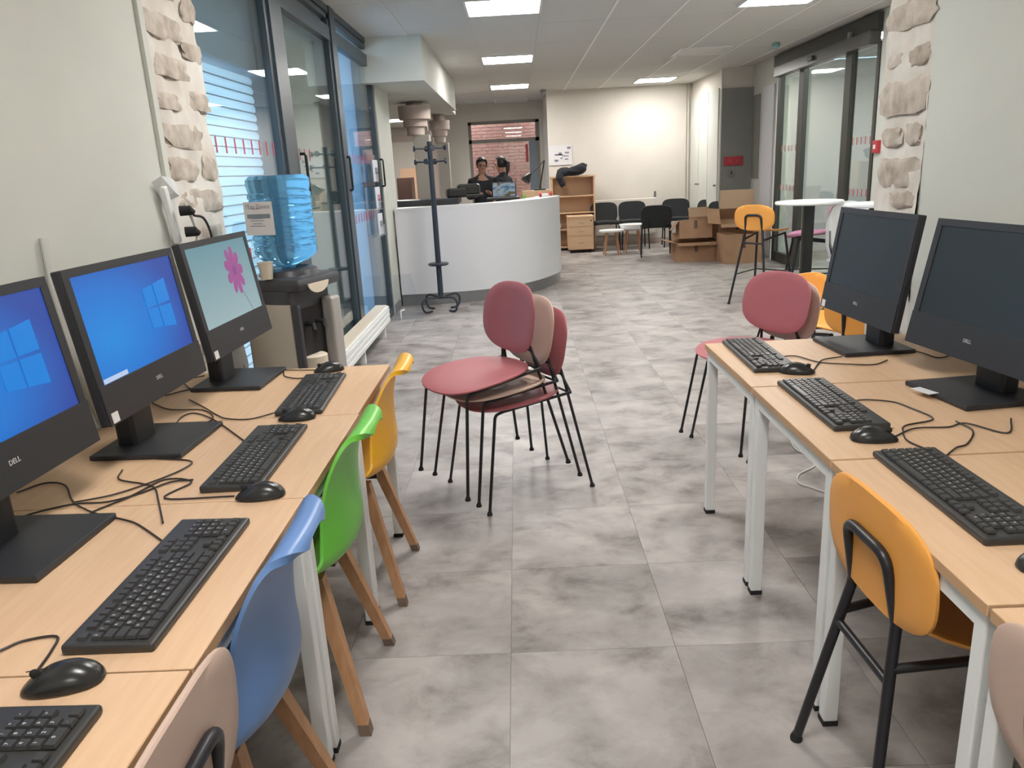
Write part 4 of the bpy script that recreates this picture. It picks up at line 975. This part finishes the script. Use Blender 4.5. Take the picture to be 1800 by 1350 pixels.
# ---- bookcase & friends
bc = thing('bookcase', 'open beech bookcase against the back wall, right of the counter', 'bookcase', (.96, 13.55, 0))
for s in (-1, 1): bx('side', (s*.36, 0, .62), (.025, .34, 1.24), 'beech', bc)
bx('back_panel', (0, .16, .62), (.70, .01, 1.22), 'beech', bc); bx('top', (0, 0, 1.245), (.76, .35, .025), 'beech', bc)
for z in (.06, .36, .64, .92): bx('shelf', (0, 0, z), (.70, .32, .022), 'beech', bc)
dc = thing('drawer_unit', 'low beech drawer pedestal on castors in front of the bookcase', 'drawer unit', (1.04, 13.12, 0))
bx('carcass', (0, 0, .32), (.42, .42, .53), 'beech', dc, bev=.004)
bx('top', (0, 0, .595), (.44, .44, .02), 'beech', dc)
for k, (z, h) in enumerate(((.50, .12), (.36, .14), (.17, .22))):
    d = bx('drawer', (0, -.216, z), (.40, .012, h-.01), 'beech', dc); tb('drawer_handle', fillet([(-.05, -.222, z), (-.05, -.24, z), (.05, -.24, z), (.05, -.222, z)], .01), .004, 'grey', d)
bx('lock', (.17, -.226, .53), (.02, .006, .02), 'blackg', dc)
for sx in (-1, 1):
    for sy in (-1, 1): tb('castor', [(sx*.16-.015, sy*.16, .028), (sx*.16+.015, sy*.16, .028)], .028, 'rubber', dc, seg=14)
jk = B(); bmesh.ops.create_icosphere(jk, subdivisions=4, radius=1)
for v in jk.verts:
    c = v.co; q = (abs(c.x)**3+abs(c.y)**3+abs(c.z)**3)**(-1/3); c = c*q*(1+noise.noise(c*1.9)*.16+noise.noise(c*5)*.06)
    hgt = .055+.055*(c.x+1)/2*1.1
    v.co = (.03+c.x*.22, c.y*.15, hgt+c.z*hgt*(.8 if c.z > 0 else 1.0)+.02*max(0, c.x))
jo = tag(obj('folded_jacket', jk, 'jacket', smooth=True), 'dark jacket flung over the top of the bookcase', 'jacket'); jo.location = (.96, 13.47, 1.262)
tb('sleeve', smoothpts([(-.10, -.05, .07), (-.20, -.17, .06), (-.23, -.21, -.02), (-.19, -.215, -.12), (-.17, -.215, -.17)]), [.075]*8+[.065]*6+[.055]*6+[.045]*5, 'jacket', jo, seg=12)
wp = thing('wall_plan', 'framed evacuation plan on the back wall above the bookcase', 'plan', (.79, 13.888, 1.61)); bx('sheet', (0, 0, 0), (.41, .012, .33), 'paper', wp)
for k in range(14): bx('plan_line', (random.uniform(-.13, .13), -.007, random.uniform(-.1, .1)), (random.uniform(.02, .08), .002, random.uniform(.006, .03)), 'print', wp)
bx('legend_block', (.15, -.007, .12), (.06, .002, .04), 'print', wp)
rad = thing('wall_radiator', 'flat white radiator on the back wall behind the black chairs', 'radiator', (1.85, 13.80, .12))
bx('panel', (0, 0, .38), (1.2, .08, .62), 'wallwarm', rad, bev=.01)
for k in range(20): bx('fin', (-.57+.06*k, -.042, .38), (.03, .006, .56), 'wallwarm', rad)
tb('valve', [(.58, 0, .70), (.58, -.02, .80)], .02, 'grey', rad)
# ---- black visitor chairs
def visitor(label, loc, rz):
    t = thing('visitor_chair', label, 'chair', loc, rz)           # front +X
    bm = B(); pad(bm, lambda u, v: (.02+.21*u, .235*v, .455+.012*math.cos(v*1.5)), (0, 0, 1), .05, ex=4, seg=32); obj('seat', bm, 'fabric', t, smooth=True)
    bm = B(); pad(bm, lambda u, v: (-.215-.03*u+.02*v*v, .235*v, .625+.160*u), (1, 0, .15), .035, ex=4, seg=32); obj('backrest', bm, 'fabric', t, smooth=True)
    for s in (-1, 1):
        tb('leg', fillet([(-.205, s*.20, .60), (-.20, s*.215, .42), (-.24, s*.23, .0)], .03), .011, 'rod', t)
        tb('leg', [(.18, s*.215, .43), (.22, s*.23, 0)], .011, 'rod', t); tb('seat_rail', [(-.2, s*.215, .425), (.18, s*.215, .43)], .010, 'rod', t)
        tb('back_stay', [(-.225, s*.12, .40), (-.22, s*.12, .56)], .012, 'rod', t)
visitor('black upholstered chair beside the bookcase, leftmost of the waiting chairs', (1.48, 13.22, 0), -PI/2)
visitor('black upholstered chair against the radiator, second from the bookcase', (1.97, 13.22, 0), -PI/2)
visitor('black upholstered chair turned its back to the camera, before the other waiting chairs', (2.13, 12.0, 0), PI/2-.14)
visitor('black upholstered chair in the back corner under the wall pipes', (2.72, 13.30, 0), -PI/2-.1)
visitor('black upholstered chair against the closet, behind the boxes', (2.86, 12.55, 0), PI+.35)
visitor('black upholstered chair farthest right, mostly hidden by cardboard', (2.88, 11.85, 0), PI+.4)
# ---- small white tables
def lowtable(label, loc, r, h, dep=.03):
    t = thing('coffee_table', label, 'table', loc)
    bm = B(); lathe(bm, [(r*(.9 if dep < .05 else .55), h-dep), (r*(1 if dep < .05 else .9), h-dep*.66), (r, h), (0, h)], 32); obj('tabletop', bm, 'white', t, smooth=True)
    for k in range(4):
        a = PI/4+PI/2*k; tb('leg', [(math.cos(a)*r*.5, math.sin(a)*r*.5, h-.03), (math.cos(a)*r*.85, math.sin(a)*r*.85, 0)], [.016, .010], 'oak', t)
lowtable('small low white table with wooden legs, the left one among the waiting chairs', (1.49, 12.42, 0), .20, .40)
lowtable('slightly taller white table with wooden legs, the right one among the waiting chairs', (1.86, 12.62, 0), .22, .46, .10)
bx_h = thing('helmet', 'white round object on the shelf beside the drawer unit', 'ball', (.68, 13.45, .371)); bm = B(); bmesh.ops.create_uvsphere(bm, u_segments=16, v_segments=10, radius=.06); bmesh.ops.translate(bm, vec=(0, 0, .06), verts=bm.verts); obj('ball', bm, 'paper', bx_h, smooth=True)
# ---- cardboard boxes
def carton(label, loc, rz, s, flaps, ex=0, ey=0):
    w, d, h = s; t = thing('cardboard_box', label, 'box', loc, rz); t.rotation_euler = (ex, ey, rz); th = .006
    bm = B(); box(bm, (0, 0, th/2), (w, d, th)); obj('bottom', bm, 'card', t)
    for nm, c, ss in (('wall', (0, -d/2, h/2), (w, th, h)), ('wall', (0, d/2, h/2), (w, th, h)), ('wall', (-w/2, 0, h/2), (th, d, h)), ('wall', (w/2, 0, h/2), (th, d, h))): bx(nm, c, ss, 'card', t)
    for k, (side, ang, L_) in enumerate(flaps):
        bm = B()
        if side in 'fb':
            sg_ = -1 if side == 'f' else 1; vs = box(bm, (0, sg_*L_/2, 0), (w-.01, L_, th)); bm.transform(Matrix.Translation((0, sg_*d/2, h)) @ Matrix.Rotation(sg_*ang, 4, 'X'))
        else:
            sg_ = -1 if side == 'l' else 1; vs = box(bm, (sg_*L_/2, 0, 0), (L_, d-.01, th)); bm.transform(Matrix.Translation((sg_*w/2, 0, h)) @ Matrix.Rotation(-sg_*ang, 4, 'Y'))
        obj('flap', bm, 'cardedge' if ang > .3 else 'card', t)
    bx('tape_strip', (0, -d/2-.004, h*.75), (.05, .002, h*.45), 'tape', t)
    return t
carton('wide open cardboard box flat on the floor, lowest left of the pile', (2.54, 11.25, 0), .0, (.56, .42, .27), [('l', .25, .18), ('f', -.25, .12), ('b', 1.2, .12)])
carton('tilted open cardboard box lying on top of the wide floor box', (2.55, 11.25, .31), -.05, (.46, .34, .26), [('l', -.9, .16), ('r', .5, .1)], ex=-.12)
carton('tall square cardboard box on the floor behind the orange stool', (3.08, 10.80, 0), .05, (.50, .42, .40), [('r', .4, .14)])
carton('open cardboard box with raised flaps, on top of the tall square box', (3.12, 11.14, .46), -.12, (.48, .30, .22), [('l', .15, .18), ('b', 1.0, .26), ('f', -.35, .05), ('r', .9, .14)], ex=.75)
carton('small cardboard box wedged behind the pile by the grey wall', (2.78, 11.62, .28), .2, (.34, .3, .30), [('b', 1.2, .15)])
bpy.data.objects[bpy.context.scene.objects[-1].name]
small('box_support', (2.78, 11.62, .13), (.36, .32, .26), 'card', 'closed cardboard box under the small wedged one', 'box')
# ---- high tables
def hightable(label, loc, r, h, colr='white'):
    t = thing('high_table', label, 'table', loc)
    bm = B(); lathe(bm, [(r*.97, h-.028), (r, h-.02), (r, h-.006), (r*.985, h), (0, h)], 48); obj('tabletop', bm, colr, t, smooth=True)
    bx('post', (0, 0, (h-.03)/2+.01), (.10, .06, h-.05), 'blackg', t, bev=.01); bm = B(); lathe(bm, [(.24, 0), (.24, .012), (.06, .02)], 36); obj('base', bm, 'blackg', t, smooth=True)
hightable('round white high table at the mauve stool, before the sliding door', (2.69, 7.2, 0), .30, 1.0)
hightable('second round white high table, half hidden by the stone pillar', (2.90, 6.3, 0), .24, 1.01)
bwt = thing('tub_chair', 'white curved tub seat behind the second high table', 'chair', (3.06, 7.0, 0))
bm = B(); P_ = []
for k in range(17):
    a = PI*(-.05+1.1*k/16); P_.append(a)
for (z0, z1) in ((.45, .98),):
    vs0 = [[bm.verts.new((math.cos(a)*.26*rr, math.sin(a)*.24*rr, z)) for rr, z in ((.8, .45), (1, .6), (1.02, .98-.25*abs(math.cos(a))**3), (.96, .98-.25*abs(math.cos(a))**3), (.92, .62), (.7, .49))] for a in P_]
    for a, b in zip(vs0, vs0[1:]):
        for k in range(6): bm.faces.new((a[k], a[(k+1) % 6], b[(k+1) % 6], b[k]))
obj('seat_shell', bm, 'white', bwt, smooth=True)
bm = B(); lathe(bm, [(.19, .42), (.24, .46), (.2, .50), (0, .50)], 28); obj('seat', bm, 'white', bwt, smooth=True)
tb('post', [(0, 0, .02), (0, 0, .42)], .025, 'grey', bwt); bm = B(); lathe(bm, [(.2, 0), (.2, .01), (.03, .03)], 28); obj('base', bm, 'grey', bwt, smooth=True)
# ---- red signs, wall devices
rs = thing('red_wall_sign', 'dark red box sign on the grey end wall above the cardboard', 'sign', (3.27, 11.885, 1.37)); bx('case', (0, 0, 0), (.28, .03, .13), 'red', rs, bev=.006); bx('face', (0, -.017, 0), (.25, .004, .10), 'red', rs)
for k, x in enumerate((-.05, .05)): bx('symbol', (x, -.02, 0), (.022, .002, .035), 'pink', rs)
th_ = thing('door_release', 'small grey release switch under the red box sign', 'switch', (3.24, 11.885, 1.20)); bx('plate', (0, 0, 0), (.05, .03, .09), 'wallgrey', th_); bx('lever', (.0, -.02, 0), (.015, .01, .05), 'blackg', th_)
fa = thing('fire_alarm_box', 'red call point on the pale wall at the right end of the sliding door', 'alarm', (3.535, 7.78, 1.45)); bx('case', (0, 0, 0), (.04, .12, .12), 'red', fa, bev=.008); bx('button', (-.022, 0, 0), (.006, .04, .04), 'white', fa)
sk_ = thing('smoke_detector', 'small domed detector on the ceiling above the back wall corner', 'detector', (.52, 13.6, H-.03)); bm = B(); lathe(bm, [(.02, -.05), (.05, -.02), (.05, .025)], 20); obj('dome', bm, 'grey', sk_, smooth=True)
s2_ = thing('ceiling_sensor', 'small glinting sensor on the ceiling near the sliding door', 'sensor', (3.1, 9.6, H-.025)); bm = B(); lathe(bm, [(.015, -.04), (.045, -.015), (.045, .02)], 20); obj('dome', bm, mat('teal_dome', (.25, .45, .42), .2), s2_, smooth=True)
